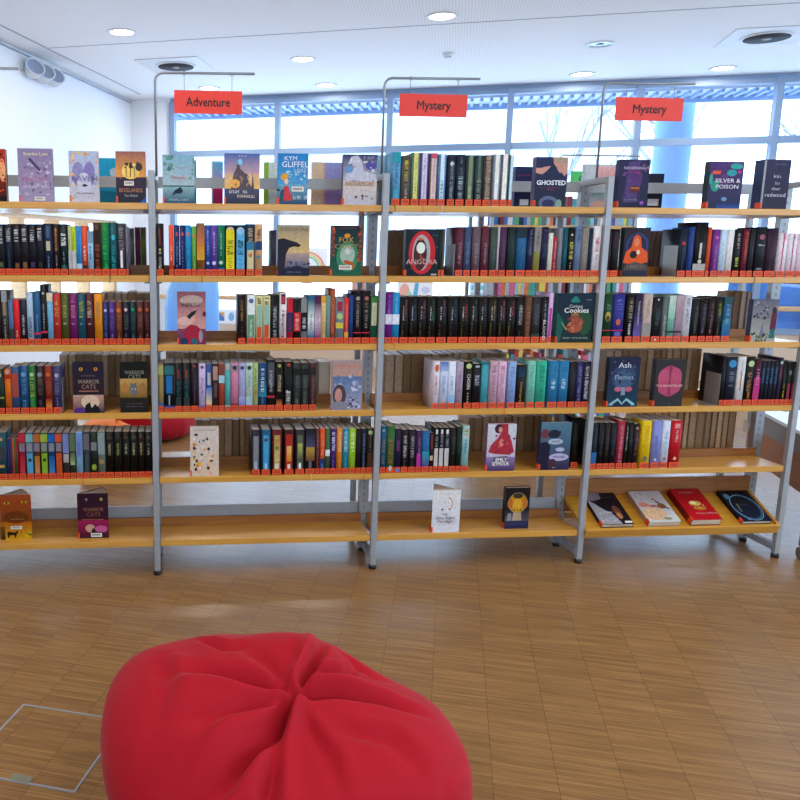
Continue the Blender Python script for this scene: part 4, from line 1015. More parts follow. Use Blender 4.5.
FB(0, 342.4, 376, 154.5, .03, '8c8ca8', '2c2c48', [('G', 0, 1, .5, 1, 'b0b0c4', '30305c'), ('G', 0, 1, 0, .5, 'b8b8c8', 'd8c8b8'), ('P', [(.12, .8), (.24, .96), (.42, .98), (.56, .86), (.6, .68), (.96, .6), (.96, .46), (.05, .46), (.08, .6), (.3, .7), (.26, .82)], 'c0c4d4'), ('E', .16, .7, .12, .07, '6898c8'), ('E', .82, .78, .16, .09, '5450a0'), ('S', 21, 20, .2, .9, .45, .9, .05, 'd4d8e4 9ca0b8 b8bccc'), ('S', 22, 5, .15, .9, .12, .18, .05, '5c4c40 4c4438'), ('L', .6, .94, .91, .05, '9ca0c4'), ('L', .35, .7, .28, .03, '8c8898')], [('NEVERMORE', .5, .42, .15, 'b08468', .84)], 'silvery white horse cover with brown lettering, top shelf by post')
FB(0, 533.5, 565, 157, .034, '1c1c34', '4c3c74', [('G', 0, 1, 0, 1, '20263a', '242c50'), ('P', [(.52, 1), (1, 1), (1, .68), (.9, .62), (.84, .68), (.72, .7), (.62, .82), (.55, .86)], 'c09080'), ('P', [(.52, 1), (1, 1), (1, .88), (.56, .9)], 'a89480'), ('P', [(.0, .78), (.18, .78), (.26, .8), (.46, .82), (.34, .72), (.2, .65), (.0, .68)], 'c89484'), ('E', .45, .08, .3, .14, '5c6484'), ('E', .45, .06, .2, .09, '2c3058'), ('E', .78, .05, .1, .1, '7c9c8c'), ('L', .16, .84, .375, .018, 'a04868'), ('L', .4, .6, .335, .018, 'a04868')], [('GHOSTED', .5, .48, .13, 'e4ecf4', .92, .0006)], 'dark cover titled GHOSTED with reaching hands, top shelf')
FB(0, 616.5, 646.4, 159.5, .032, '241f44', '2c2c5c', [('G', 0, 1, 0, 1, '20203c', '28264c'), ('P', [(.2, .1), (.3, .95), (.7, .98), (.5, .6), (.7, .12)], '4c3c70'), ('E', .56, .6, .22, .22, '50306c'), ('S', 31, 18, .15, .9, .1, .9, .07, '3c2c60 6c3888 342c54 7c3c84'), ('E', .55, .38, .18, .08, '5c2430'), ('L', .42, .7, .385, .04, 'e09428'), ('L', .25, .6, .16, .01, '8cc8b0'), ('E', .82, .1, .07, .04, '8c50b0'), ('L', .3, .7, .71, .04, 'b0307c')], [('NEVERNIGHT', .55, .82, .08, 'c0b0d4', .84)], 'dark violet cover under the last Mystery sign, top shelf')
FB(0, 706, 739.6, 161.5, .034, '1c2848', '1c3038', [('G', 0, 1, 0, 1, '1c2844', '4c2c6c'), ('G', .3, 1, 0, .12, '204c94', '202c58'), ('E', .66, .76, .15, .07, '28949c'), ('E', .78, .9, .18, .06, '2c9c94'), ('E', .2, .48, .13, .12, '2c9080'), ('E', .06, .62, .05, .12, '38a090'), ('E', .45, .6, .12, .14, '5c3470'), ('P', [(.08, .73), (.32, .73), (.34, .8), (.1, .8)], 'e05434'), ('E', .5, .2, .08, .045, '6494b8'), ('E', .88, .78, .05, .04, 'a8387c')], [('SILVER &', .55, .59, .12, 'e4e4f0', .74), ('POISON', .55, .46, .12, 'e4e4f0', .66)], 'dark purple and teal cover titled SILVER & POISON, top shelf')
FB(0, 759.6, 786, 159.5, .055, '26203c', '1c2858', [('G', 0, 1, 0, 1, '262038', '2c2848'), ('G', 0, .08, .02, .98, '8c949c', '9ca4a8'), ('L', .4, .8, .9, .015, '7c7c94')], [('kin', .52, .66, .1, 'b8b8cc', .26), ('for', .56, .52, .09, 'a8a8bc', .2), ('dear', .52, .41, .09, 'b8b8cc', .34), ('redwood', .52, .28, .12, 'c4c4d4', .76)], 'thick dark book with stacked pale handwriting title, top shelf far right')
# second shelf
FB(1, 277.5, 309, 225, .024, 'a09070', '3c2c28', [('G', 0, 1, .4, 1, 'd8b878', '9c9078'), ('G', 0, 1, .12, .45, '4c5474', 'b09890'), ('G', 0, 1, 0, .16, '1c2038', '2c3048'), ('P', [(.0, .12), (.0, .72), (.18, .74), (.38, .7), (.6, .66), (.74, .6), (.66, .57), (.5, .58), (.36, .55), (.26, .42), (.22, .14)], '24202c'), ('S', 41, 16, .3, .98, .1, .3, .07, '3c4868 4c5878 5c6484'), ('P', [(.0, .0), (1, 0), (1, .14), (.6, .2), (.2, .14), (0, .16)], '1c2238'), ('L', .3, .8, .06, .03, '6c708c')], [('SKELETON TREE', .5, .915, .09, '786c54', .88)], 'misty cover with black raven head in profile, second shelf')
FB(1, 330.5, 361, 225.5, .026, '14302c', '14302c', [('G', 0, 1, 0, 1, '1c5c44', '142430'), ('E', .54, .38, .36, .3, '348860'), ('E', .54, .42, .24, .2, 'a0b8a8'), ('E', .55, .5, .1, .08, 'c8ccc4'), ('P', [(.4, .3), (.5, .32), (.7, .28), (.78, .2), (.74, .12), (.66, .22), (.46, .24)], 'b85420'), ('E', .52, .8, .1, .04, 'e09428'), ('S', 51, 34, .0, .1, .4, .98, .05, 'b0542c 7c3828 944830'), ('S', 52, 34, .88, 1, .3, .98, .05, 'b0542c 7c3828 944830'), ('L', .2, .8, .93, .03, '7c3c2c')], [('FOX', .48, .71, .15, 'c89c38', .46), ('CRAFT', .5, .58, .13, '9c8448', .76)], 'dark green cover titled FOX CRAFT with glowing forest, second shelf', sticker=(.48, .17, .42, .09))
FB(1, 404.6, 437.6, 229, .034, '16202a', '14181c', [('S', 61, 60, .04, .96, .04, .98, .06, '20343c 182830 2c4440 1c1c2c'), ('E', .5, .5, .4, .46, 'c42430'), ('E', .48, .5, .27, .38, 'a8a8ac'), ('E', .45, .46, .2, .34, '4c2428'), ('E', .46, .6, .13, .12, 'e0ece4'), ('E', .44, .79, .07, .03, 'd06428'), ('S', 62, 12, .3, .6, .22, .45, .05, 'b08078 2c3c34 8c3c34 c06440'), ('L', .06, .96, .225, .012, '2c1c1c')], [('ANGORA', .5, .3, .15, 'd8a8a4', .94)], 'black and red oval cover titled ANGORA, second shelf', sticker=(.88, .035, .16, .03))
FB(1, 621.5, 647, 227.5, .03, '241c24', '241c24', [('E', .52, .62, .44, .28, '28386c'), ('E', .52, .58, .36, .26, '1c1c3c'), ('P', [(.02, .28), (.1, .5), (.3, .6), (.36, .8), (.5, .86), (.64, .8), (.7, .6), (.95, .5), (.98, .3), (.6, .24), (.3, .26)], 'd8541c'), ('E', .5, .7, .1, .08, 'd88054'), ('E', .4, .45, .14, .08, '14181c'), ('E', .58, .5, .07, .05, 'e0bc98'), ('P', [(.03, .06), (.1, .24), (.5, .3), (.96, .24), (.98, .06)], '4c4440'), ('G', 0, 1, 0, .13, '1c1c30', '26243c'), ('S', 71, 14, .04, .96, .84, .98, .05, '3c2c2c 2c2430 4c3830'), ('L', .2, .8, .17, .07, '7c706c')], [], 'cover of woman with long orange hair holding black cat, second shelf')
# third shelf
FB(2, 177.4, 205.8, 292, .03, '9c6474', '844c5c', [('G', 0, 1, .3, 1, 'd09c98', '8c5060'), ('G', 0, 1, 0, .3, '5c2c50', '7c3c5c'), ('E', .5, .84, .4, .1, 'b8a098'), ('E', .3, .45, .3, .08, 'd8b0a8'), ('P', [(.2, .08), (.26, .3), (.46, .38), (.7, .36), (.86, .26), (.9, .04), (.2, .0)], 'a0203c'), ('E', .55, .5, .09, .08, 'd89c94'), ('P', [(.34, .54), (.42, .48), (.62, .58), (.7, .66), (.5, .62)], '1c2420'), ('E', .25, .06, .14, .07, '1c3450'), ('E', .6, .06, .1, .06, '1c6478'), ('E', .82, .16, .07, .12, '9c8c98'), ('E', .95, .58, .06, .05, '6c2438')], [('SHEN YU', .46, .755, .11, '30202c', .66)], 'dusky pink cover with figure in red coat, third shelf')
FB(2, 555.4, 591, 293.5, .034, '10262c', '14564c', [('G', 0, 1, 0, 1, '142c28', '10243c'), ('P', [(0, 0), (0, .64), (.22, .4), (.1, 0)], '18584c'), ('E', .78, .4, .2, .24, '244c30'), ('P', [(.34, .84), (.44, .94), (.52, .94), (.62, .84), (.56, .82), (.4, .82)], '1c7c70'), ('E', .5, .5, .14, .09, '844434'), ('E', .5, .58, .11, .03, '9c6c34'), ('E', .5, .32, .22, .12, 'a04c34'), ('E', .58, .42, .16, .09, '944838'), ('S', 81, 14, .32, .68, .22, .5, .04, 'b06848 703428 c08060'), ('P', [(.12, .42), (.16, .4), (.3, .26), (.26, .26)], '98a868'), ('L', .2, .88, .08, .03, '9ca8a8'), ('L', .78, .92, .86, .02, '8ca0a8')], [('Curious', .5, .74, .09, 'd4dcd8', .36), ('Cookies', .52, .655, .14, 'e0e4dc', .68, .0004)], 'dark green cover with white script and baked treats, third shelf')
FB(2, 749.6, 774.6, 299.5, .03, '808078', '2c3458', [('G', 0, 1, 0, 1, 'a4a498', '5c5c6c'), ('S', 91, 26, .05, .7, .55, .95, .08, '30384c 4c3454 6c6c78 5c4c68 8c9488'), ('P', [(.34, .1), (.44, .5), (.54, .1)], '6c7088'), ('P', [(.74, .3), (.76, .68), (.9, .74), (.98, .66), (.98, .3)], '5c1c38'), ('E', .92, .78, .07, .05, 'b07c70'), ('E', .86, .74, .09, .08, '241c20'), ('P', [(.76, .08), (.76, .3), (.96, .3), (.96, .08)], '1c6468'), ('S', 92, 30, .04, .76, .0, .2, .06, '4c5c40 38402c 6c7450 2c2c24'), ('L', .2, .7, .55, .03, '2c2c30')], [], 'grey green forest cover with figure in maroon coat, third shelf')
# fourth shelf
FB(3, 73.4, 104, 362.5, .024, '241822', '1c161c', [('G', 0, 1, .4, 1, '2c1824', '201c30'), ('G', 0, 1, 0, .36, '2c1c44', 'c09484'), ('E', .56, .22, .3, .14, 'd8bca0'), ('P', [(.36, .0), (.4, .16), (.54, .22), (.6, .1), (.72, .18), (.84, .1), (.9, .0)], '141018'), ('E', .28, .87, .06, .035, 'd89c34'), ('E', .76, .87, .06, .035, 'd89c34'), ('E', .28, .87, .018, .03, '1c140c'), ('E', .76, .87, .018, .03, '1c140c'), ('G', .2, .84, .425, .445, '8c5444', 'c08c70'), ('L', .3, .75, .73, .018, '8c7c84'), ('E', .2, .05, .2, .06, '50307c')], [('WARRIOR', .52, .62, .11, 'a89080', .7), ('CATS', .52, .52, .12, 'a47c6c', .46)], 'purple-black cover titled WARRIOR CATS with amber eyes, fourth shelf', group=None)
FB(3, 120.4, 147.6, 362.5, .024, '141412', '141412', [('G', 0, 1, .3, .68, '7c5c24', 'c09c58'), ('E', .2, .5, .12, .1, 'b07838'), ('E', .5, .46, .14, .12, '6c6c74'), ('P', [(.38, .5), (.4, .62), (.47, .55)], '60606c'), ('P', [(.53, .55), (.6, .62), (.62, .5)], '60606c'), ('E', .44, .47, .016, .015, 'd8d890'), ('E', .56, .47, .016, .015, 'd8d890'), ('E', .82, .5, .12, .1, 'a0703c'), ('G', 0, 1, 0, .3, '181814', '241c14'), ('L', .25, .8, .17, .02, '5c6070'), ('L', .2, .85, .11, .02, '5c6070')], [('WARRIOR', .54, .8, .11, '888c80', .72), ('CATS', .54, .71, .12, '8c8878', .44)], 'black WARRIOR CATS cover with three cat faces, fourth shelf', sticker=None)
FB(3, 331.4, 361.6, 360.5, .024, 'a89090', 'c0b4b0', [('G', .02, .98, .68, .98, 'c09080', 'a08c8c'), ('G', .02, .98, .02, .68, 'a0a0b4', '54709c'), ('S', 101, 20, .05, .95, .45, .7, .08, '5c7494 6c84a8 8894b4 b0b4c8'), ('E', .25, .3, .22, .22, '4c4048'), ('E', .22, .3, .12, .14, 'c08c80'), ('E', .26, .08, .3, .1, '848490'), ('S', 102, 24, .5, .95, .03, .25, .06, 'b4b4cc 3c3c54 8484ac d0d0dc'), ('P', [(.62, .48), (.9, .4), (.66, .38)], 'c8c8dc'), ('L', .2, .8, .86, .05, 'dc8c60')], [], 'pale cover with hooded girl and snowy mountains, fourth shelf')
FB(3, 606, 636.6, 357.5, .028, '14203c', '0e1018', [('G', 0, 1, 0, 1, '14384c', '1c1c3c'), ('E', .5, .6, .4, .26, '2c4060'), ('E', .5, .55, .3, .2, '3c5878'), ('S', 111, 26, .05, .95, .4, .95, .06, '2c2850 241c44 3c4c70 182038'), ('E', .34, .36, .12, .05, 'b8607c'), ('E', .68, .36, .12, .05, 'b85c6c'), ('P', [(.44, .24), (.46, .4), (.56, .4), (.58, .24)], '8490ac'), ('P', [(.08, .06), (.36, .18), (.5, .08), (.64, .18), (.92, .06), (.92, .03), (.08, .03)], '84b8c4'), ('P', [(.2, .05), (.36, .13), (.5, .04), (.64, .13), (.8, .05), (.8, .0), (.2, .0)], '16243c')], [('Ash', .5, .84, .15, 'd4d8e0', .4), ('Flames', .5, .6, .13, '94a8c0', .6)], 'dark blue cover with white Ash script and figure, fourth shelf')
FB(3, 652.6, 681.6, 359.5, .03, '2c282c', '1a181a', [('G', 0, 1, 0, 1, '2c2c2e', '2c282c'), ('E', .5, .54, .4, .33, 'a83c5c'), ('E', .3, .62, .2, .18, 'b85070'), ('E', .7, .62, .2, .2, 'b84c6c'), ('E', .32, .4, .2, .14, 'b04464'), ('E', .7, .42, .2, .14, 'b04868'), ('P', [(.48, .24), (.48, .86), (.52, .86), (.52, .24)], '7c2440'), ('L', .38, .6, .06, .012, '7c7c80')], [('THE BRAINTELLER', .5, .44, .065, 'e0c0bc', .9)], 'charcoal cover with pink brain, fourth shelf')
# fifth shelf
FB(4, 190.4, 218.8, 427, .024, 'd4c4b4', 'c8b8ac', [('G', .02, .98, .0, 1, 'd8c0a8', 'd4c8c0'), ('S', 121, 26, .08, .9, .05, .85, .09, 'e0a020 1c1c20 d4b890 c8b8b0 40806c c87838 2c2430 dcd0c4 e0a890'), ('S', 122, 22, .1, .9, .1, .85, .06, '1c1c24 d89828 e8d8cc 386c60 a8a4a0'), ('L', .1, .9, .92, .04, '9c8478')], [], 'cream comic cover with scattered orange, black and green patches, fifth shelf')
FB(4, 485.6, 514, 424, .028, 'a8a0b8', '7c4c6c', [('G', 0, 1, .3, 1, 'c0b8cc', 'c8ccd4'), ('G', 0, 1, 0, .3, '402458', '8c78b0'), ('P', [(.05, .4), (.14, .56), (.36, .7), (.46, .82), (.44, 1), (.7, 1), (.72, .8), (.86, .62), (.96, .4), (.8, .34), (.3, .36)], 'a82c3c'), ('E', .38, .9, .14, .1, '3c1c30'), ('E', .44, .88, .07, .06, 'd09088'), ('E', .5, .6, .08, .08, 'd8806c'), ('S', 131, 16, .3, .95, .35, .8, .06, 'b8384c 8c2040 c85050 742850'), ('P', [(.2, .12), (.26, .3), (.74, .32), (.74, .1)], '5c5468')], [('EMILY', .52, .235, .11, 'e8e4e8', .4, .0006), ('SEYMOUR', .5, .15, .11, 'e0e0e4', .6, .0006)], 'pale cover with red-haired woman in red dress, fifth shelf')
FB(4, 538.6, 568.6, 422.5, .028, '3c5068', '2c2444', [('G', 0, 1, 0, 1, '2c2048', '50788c'), ('P', [(.0, .0), (.0, .58), (.2, .6), (.34, .5), (.3, .2), (.3, 0)], '1c1830'), ('E', .14, .76, .14, .1, '6c3444'), ('E', .44, .76, .2, .09, '1c2438'), ('E', .5, .6, .24, .06, 'b0c0d0'), ('E', .66, .43, .15, .045, 'b0b4d0'), ('E', .64, .27, .32, .08, 'b4b0d4'), ('E', .44, .14, .12, .1, '4c2838'), ('S', 141, 8, .3, .66, .7, .84, .06, '1c2034 182838'), ('L', .4, .56, .04, .02, 'c0c0cc')], [('WILD', .5, .6, .07, '3c3c5c', .3), ('WITCHES', .64, .275, .07, '4c4870', .4)], 'blue and purple cover with white brush strokes, fifth shelf')
# bottom shelf
FB(5, 1.5, 32.6, 495, .03, '8c3c10', '5c2408', [('G', 0, 1, .4, 1, '7c3c0c', 'a8481c'), ('G', 0, 1, 0, .4, 'c89c14', 'b85c14'), ('E', .5, .5, .4, .14, '6c340c'), ('E', .22, .82, .1, .03, 'd0a81c'), ('E', .78, .84, .1, .03, 'd0a81c'), ('E', .22, .82, .03, .03, '1c1004'), ('E', .78, .84, .03, .03, '1c1004'), ('P', [(.2, .12), (.2, .18), (.44, .16), (.54, .2), (.56, .16), (.5, .12), (.48, .04), (.44, .04), (.42, .1), (.28, .1), (.26, .04), (.22, .04)], '181008'), ('S', 151, 12, .6, .98, .04, .16, .06, 'b8481c 1c2808 c8b01c'), ('G', 0, .14, 0, .3, '2c1c10', '6c4c14'), ('L', .25, .75, .45, .02, 'c09058')], [], 'orange cat-eyes cover standing fanned open, bottom shelf, far left', sticker=(.5, .27, .36, .07), wedge=(.1, .09), nolabel=True, Y=.05)
FB(5, 78.4, 109, 493.5, .03, '38142c', '2c1024', [('G', 0, 1, .4, 1, '3c1024', '2c1228'), ('G', 0, 1, 0, .4, '2c0c20', 'a01c54'), ('E', .4, .22, .16, .09, 'c89884'), ('E', .76, .2, .2, .08, 'c05c94'), ('P', [(.4, .04), (.46, .2), (.54, .24), (.56, .14), (.8, .14), (.9, .04)], '1c0c14'), ('E', .3, .87, .04, .03, '8c8c70'), ('E', .78, .87, .05, .035, 'b0a030'), ('G', .15, .85, .41, .425, '8c4c28', 'b87c48')], [('WARRIOR', .52, .64, .12, '9c6450', .66), ('CATS', .52, .53, .12, '8c503c', .44)], 'plum and magenta WARRIOR CATS book standing fanned open, bottom shelf', sticker=(.6, .07, .36, .09), wedge=(.3, .09), Y=.045)
FB(5, 431, 458.6, 490, .03, 'dcdce4', 'c4bcc4', [('G', 0, 1, 0, 1, 'd8d8e4', 'e0e0e0'), ('P', [(.58, .84), (.68, .78), (.74, .68), (.7, .58), (.62, .52), (.68, .6), (.7, .68), (.66, .76), (.58, .8)], 'd09040'), ('S', 161, 12, .25, .6, .6, .74, .02, 'a8a8b0 6c6c74'), ('P', [(.3, .54), (.4, .57), (.38, .51)], '1c2434'), ('P', [(.56, .54), (.64, .57), (.64, .53)], '2c3c34'), ('L', .3, .7, .9, .02, 'b0b0b8'), ('L', .35, .62, .06, .012, 'b4b4bc')], [('My', .46, .43, .08, '2c2c3c', .18), ('Echo, Night,', .48, .345, .085, '2c2c3c', .66), ('The Night', .48, .255, .085, '2c2c3c', .54)], 'white book with orange crescent standing fanned open, bottom shelf', wedge=(-.2, .1), Y=.01)
FB(5, 503.6, 527.4, 488, .03, '16120e', '241410', [('G', 0, 1, .4, 1, '1c1a1a', '14100e'), ('G', 0, 1, .18, .45, '4c4c58', '28262c'), ('E', .5, .62, .38, .24, 'c4841c'), ('E', .5, .58, .2, .17, 'd8a42c'), ('E', .5, .8, .2, .06, '3c2c14'), ('E', .18, .62, .1, .12, 'b8601c'), ('E', .82, .62, .1, .12, 'c46c1c'), ('P', [(.3, .2), (.34, .4), (.66, .4), (.7, .2)], 'b09880'), ('P', [(.08, .2), (.12, .38), (.26, .38), (.28, .2)], '8c8c90'), ('P', [(.36, .44), (.38, .52), (.41, .44)], '2c2010'), ('P', [(.48, .44), (.5, .52), (.53, .44)], '2c2010'), ('P', [(.6, .44), (.62, .52), (.65, .44)], '2c2010'), ('G', 0, 1, 0, .18, '1c2044', '2c2c54'), ('R', .5, .64, .39, .25, .95, 'a89c70'), ('L', .2, .8, .1, .03, '4c4c7c')], [], 'black cover with glowing golden dome, bottom shelf, near post', Y=.035)
# four books lying on the sloping display shelf
def flat_book(x0, x1, xa, xb, ytop, T, bg, sp, art, titles, label, sticker=None, twist=0):
    """lower edge seen from x0 to x1, upper edge ends at ytop"""
    s0 = .012
    yy, zz = tp(s0, T)
    a = onY(x0, 525, yy).x; b = onY(x1, 525, yy).x; w = b-a
    mx = T
    o = face_mesh(w, .2, T, C_(bg), C_(sp)).build('book', PRINT)
    h = .2
    MB().box(-w/2+.0023, w/2-.003, .0023, T-.0023, .003, h-.003).build('page_block', PAGES, o)
    y_, z_ = tp(s0, T+.0004)
    xu = onY((xa+xb)/2, ytop, 0.19).x
    o.matrix_world = Matrix.Translation((a+w/2, y_, z_)) @ Matrix.Rotation(TA-math.pi/2, 4, 'X') @ Matrix.Rotation(twist, 4, 'Y')
    tag(o, label, 'book')
    if art:
        mb = MB(); shapes(mb, art, w, h); mb.build('cover_picture', PRINT, o)
    for t in titles:
        tx = text_mesh('title_lettering', t[0], t[3]*h, ink(t[4]), o, ((t[1]-.5)*w, -.0004-.00012*(len(art)+2)-.001, t[2]*h), depth=.0002)
        bb = [v.co.x for v in tx.data.vertices]; tx.scale = (t[5]*w/(max(bb)-min(bb)), 1, 1)
    if sticker:
        sx, sz, sw, sh = sticker; yy = -.0004-.00012*(len(art)+2)
        MB().box((sx-sw/2-.5)*w, (sx+sw/2-.5)*w, yy-.0009, yy-.0004, (sz-sh/2)*h, (sz+sh/2)*h).build('barcode_sticker', PAGEW, o)
    side_label(o, T, w)
    return o
flat_book(602, 634, 590, 618, 491, .02, '141014', '2c1c24', [('G', 0, 1, 0, 1, '14101c', '1c1418'), ('P', [(0, 0), (0, .75), (.16, .66), (.3, .5), (.55, .3), (.66, 0)], '9c9ca4'), ('P', [(0, .72), (.0, 1), (.5, 1), (.46, .8), (.2, .74)], '847480'), ('E', .72, .42, .12, .16, '6c3c30'), ('E', .72, .26, .08, .1, 'b87c4c'), ('S', 171, 12, .05, .5, .05, .4, .07, 'b0b4bc 8c909c c0c0c8'), ('L', .45, .85, .83, .02, '5c5058')], [], 'black and white photographic cover lying first on sloping display shelf', sticker=(.86, .05, .22, .06))
flat_book(649, 681, 632, 664, 490, .026, 'c8c4bc', 'b08c7c', [('G', 0, 1, 0, 1, 'c8d0cc', 'b4acac'), ('E', .36, .26, .36, .2, 'd8b48c'), ('E', .2, .55, .16, .08, 'c87c6c'), ('P', [(.3, .5), (.44, .46), (.66, .44), (.56, .54), (.4, .54)], 'a86058'), ('E', .74, .5, .13, .09, '7c5030'), ('P', [(.56, .72), (.6, .76), (.74, .6), (.7, .54)], '5c4440'), ('P', [(.8, .5), (.97, .42), (.88, .4)], '3c2c24'), ('S', 181, 20, .1, .7, .05, .9, .05, 'd8a898 c88c84 e0ccb8 a89c9c'), ('E', .66, .1, .14, .04, '8c8c70'), ('L', .2, .8, .84, .04, 'b8a8a4')], [], 'pale cream cover with bird, lying second on sloping display shelf')
flat_book(692, 722, 676, 708, 489, .034, 'b4101c', '7c0c10', [('G', 0, 1, 0, 1, 'bc1020', 'a01018'), ('E', .5, .52, .2, .08, 'd0b458'), ('E', .44, .54, .1, .06, 'e8dca0'), ('E', .54, .36, .22, .06, 'c07828'), ('E', .56, .37, .08, .03, 'e09c30'), ('S', 191, 8, .3, .85, .3, .5, .03, 'd09c74 e0c0a0')], [('TWIST', .46, .86, .07, 'c08c8c', .5), ('Tobias Wilson', .62, .19, .08, 'e09ca0', .7)], 'thick red cover with golden bird emblem, lying third on sloping display')
flat_book(742, 772, 724, 748, 490, .018, '0c1018', '0c0e14', [('G', 0, 1, 0, 1, '101c38', '0c0c10'), ('R', .5, .45, .44, .4, .92, '3c6c98'), ('R', .52, .44, .45, .42, .97, 'a0d0ec'), ('E', .16, .8, .1, .1, '5c8cac'), ('S', 201, 16, .2, .8, .3, .85, .07, '1c1c24 24242c 181c2c'), ('L', .3, .62, .5, .04, '5c4c4c'), ('P', [(.22, .3), (.26, .56), (.3, .56), (.26, .3)], '7c7c60'), ('E', .3, .06, .08, .03, '6c8c98')], [], 'black cover with thin blue ring, lying fourth on sloping display shelf')
# books standing turned round or flat against the beam on the far half of the top shelf
def back_block(x0, x1, ytop, row, col, label, Y=YM+.04, T=.03, cat='book', art=None, ydir=None):
    z = ZS[row]; a, b = onY(x0, 190, Y), onY(x1, 190, Y); w = b.x-a.x; h = onY(x0, ytop, Y).z-z
    o = face_mesh(w, h, T, C_(col), C_(col)).build('book', PRINT); o.location = (a.x+w/2, Y, z+.0002)
    MB().box(-w/2+.0023, w/2-.003, .0023, T-.0023, .003, h-.003).build('page_block', PAGEW, o)
    if art:
        mb = MB(); shapes(mb, art, w, h); mb.build('back_cover_print', PRINT, o)
    return tag(o, label, 'book')
back_block(97, 116, 158, 0, '1c98c4', 'bright cyan book back behind steel beam, between RAVEN and sunset covers', art=[('E', .9, .7, .2, .1, 'a8b8cc'), ('E', .05, .2, .1, .07, '70c0dc')])
back_block(180, 196.6, 160, 0, '3c90a8', 'teal book back behind the riders cover, top shelf', T=.02)
back_block(211.5, 223, 161, 0, 'b4d0dc', 'pink and teal book back behind the castle cover, top shelf', art=[('G', .12, 1, .0, .42, '9c1c5c', 'c8206c'), ('G', .12, 1, .42, .97, 'b888c8', '4ca8c8')])
back_block(264, 279, 162, 0, 'c8d8d8', 'green and white book back left of the blue cartoon cover', art=[('G', 0, .3, 0, 1, '8cb838', '8cb838')])
back_block(312, 345, 162, 0, 'a08cc8', 'pale violet and tan book back left of the horse cover', art=[('G', 0, .34, 0, 1, 'd4b898', 'd8c0a0'), ('G', .34, .4, 0, 1, 'c890a8', 'c898a8'), ('G', .4, 1, 0, 1, '9c78c0', '94a0d8')])
back_block(374, 389, 155, 0, '8cb8dc', 'pale blue tall book back at the middle post, top shelf', T=.02)
back_block(514.5, 534, 166.5, 0, '1c2450', 'navy book back behind beam, left of GHOSTED', art=[('L', .15, .8, .78, .04, '7c2c6c'), ('G', .3, .75, .1, .24, 'dce0e8', 'dce0e8')])
back_block(584, 614, 164, 0, 'c4ccd0', 'pale pink and white book back behind the frame top, right of GHOSTED', art=[('G', .4, 1, .72, .95, 'e0a8ac', 'e8b4b4'), ('E', .6, .1, .35, .12, 'e8b8a4'), ('G', .3, 1, .3, .6, 'a8ccc8', 'a8ccc8')])
back_block(645, 663, 173.5, 0, '1c2030', 'black book back with sticker, right of the violet cover', art=[('G', .2, .8, .14, .32, 'c8ccd8', 'c8ccd8')])
# far-side books seen from behind, fore-edges towards us
FS = defaultdict(list)
FARMB = MB()
def far_row(row, bay, x0, x1, ytop0, ytop1, label, step=7.2, cols=('a07c54', '8c6c4c', 'b4906a', '7c6044', 'a88460'), Y=YM+.075, seed=1, tilt=0, stuff=False):
    rnd = random.Random(seed*17+row); x = x0; z = ZS[row]; n = 0
    while x < x1-2:
        wpx = min(rnd.uniform(.75, 1.25)*step, x1-x)
        f = (x-x0)/max(1, x1-x0)
        yb = onY(x, 300, Y)
        a = onY(x, ROWPX[row][0]-6, Y).x; b = onY(x+wpx-.4, ROWPX[row][0]-6, Y).x
        d = YR-.002-Y
        h = max(.14, onY(x, ytop0+(ytop1-ytop0)*f, Y).z - z) - rnd.uniform(0, .006)
        xc = (a+b)/2; ks = (xc/BW)
        if abs(xc-round(ks)*BW) > .018+(b-a)/2:
            if stuff:
                q = book_mesh(MB(), b-a, d, h, C_(rnd.choice(cols))); q.box(-(b-a)/2+.0023, (b-a)/2-.0023, .006, d-.003, .002, h-.0012, C_(rnd.choice(('c4a27c', 'b0906a', 'cdb294', '9c7e5c'))))
                FARMB.v_off = len(FARMB.v)
                for fc, sm_ in zip(q.f, q.smooth): FARMB.f.append(tuple(k+FARMB.v_off for k in fc)); FARMB.smooth.append(False)
                FARMB.v += [(xc-vx, YR-.001-vy, z+.0002+vz) for vx, vy, vz in q.v]; FARMB.c += q.c
            else: FS[label].append(spine_book(xc, YR-.001, z+.0002, b-a, h, d, rnd.choice(cols), (), label+'%s', far=True, pages=PAGES, solid=rnd.choice(cols) if row < 3 else None))
        x += wpx; n += 1
far_row(1, -1, 128, 135, 227, 227, 'grey book back on far side, {}, right of the charcoal spine on second shelf', cols=('6c6660',))
far_row(1, -1, 135.4, 141, 226, 226, 'maroon book back on far side, {}, second shelf, leftmost bay', cols=('5c1c34',), step=6)
far_row(1, -1, 141.2, 147, 226, 226, 'olive book back on far side, {}, second shelf, leftmost bay', cols=('645c14',), step=6)
far_row(1, 0, 271.5, 277, 229, 229, 'grey book turned backwards left of the raven cover, {}, second shelf', cols=('5c5c6c',), step=6)
far_row(1, 1, 386, 405, 229, 229, 'brown book turned backwards left of ANGORA, {}', cols=('7c6450', '84694f'), step=9)
far_row(1, 2, 646, 662, 230, 230, 'brown book turned backwards right of the orange-haired cover, {}', cols=('705c54', '7c6860'), step=5.5)
far_row(2, -1, 101, 151, 292, 292, 'dark fore-edge book of far row over the lettered set, {}', step=6.8, stuff=True)
far_row(2, 2, 731, 748, 291, 291, 'brown book turned backwards left of the maroon-coat cover, {}', cols=('7c5c48', 'b8aca0', '8c7058'), step=6)
far_row(3, -1, 61, 151, 354, 354, 'dark fore-edge book behind WARRIOR CATS covers, {}', stuff=True)
far_row(3, 0, 158, 270, 351, 351, 'white-topped fore-edge book of far row behind Adventure spines, {}', stuff=True)
far_row(3, 0, 318, 330, 361, 361, 'pale brown fore-edge book left of the hooded girl cover, {}', step=13, cols=('a08c7c',))
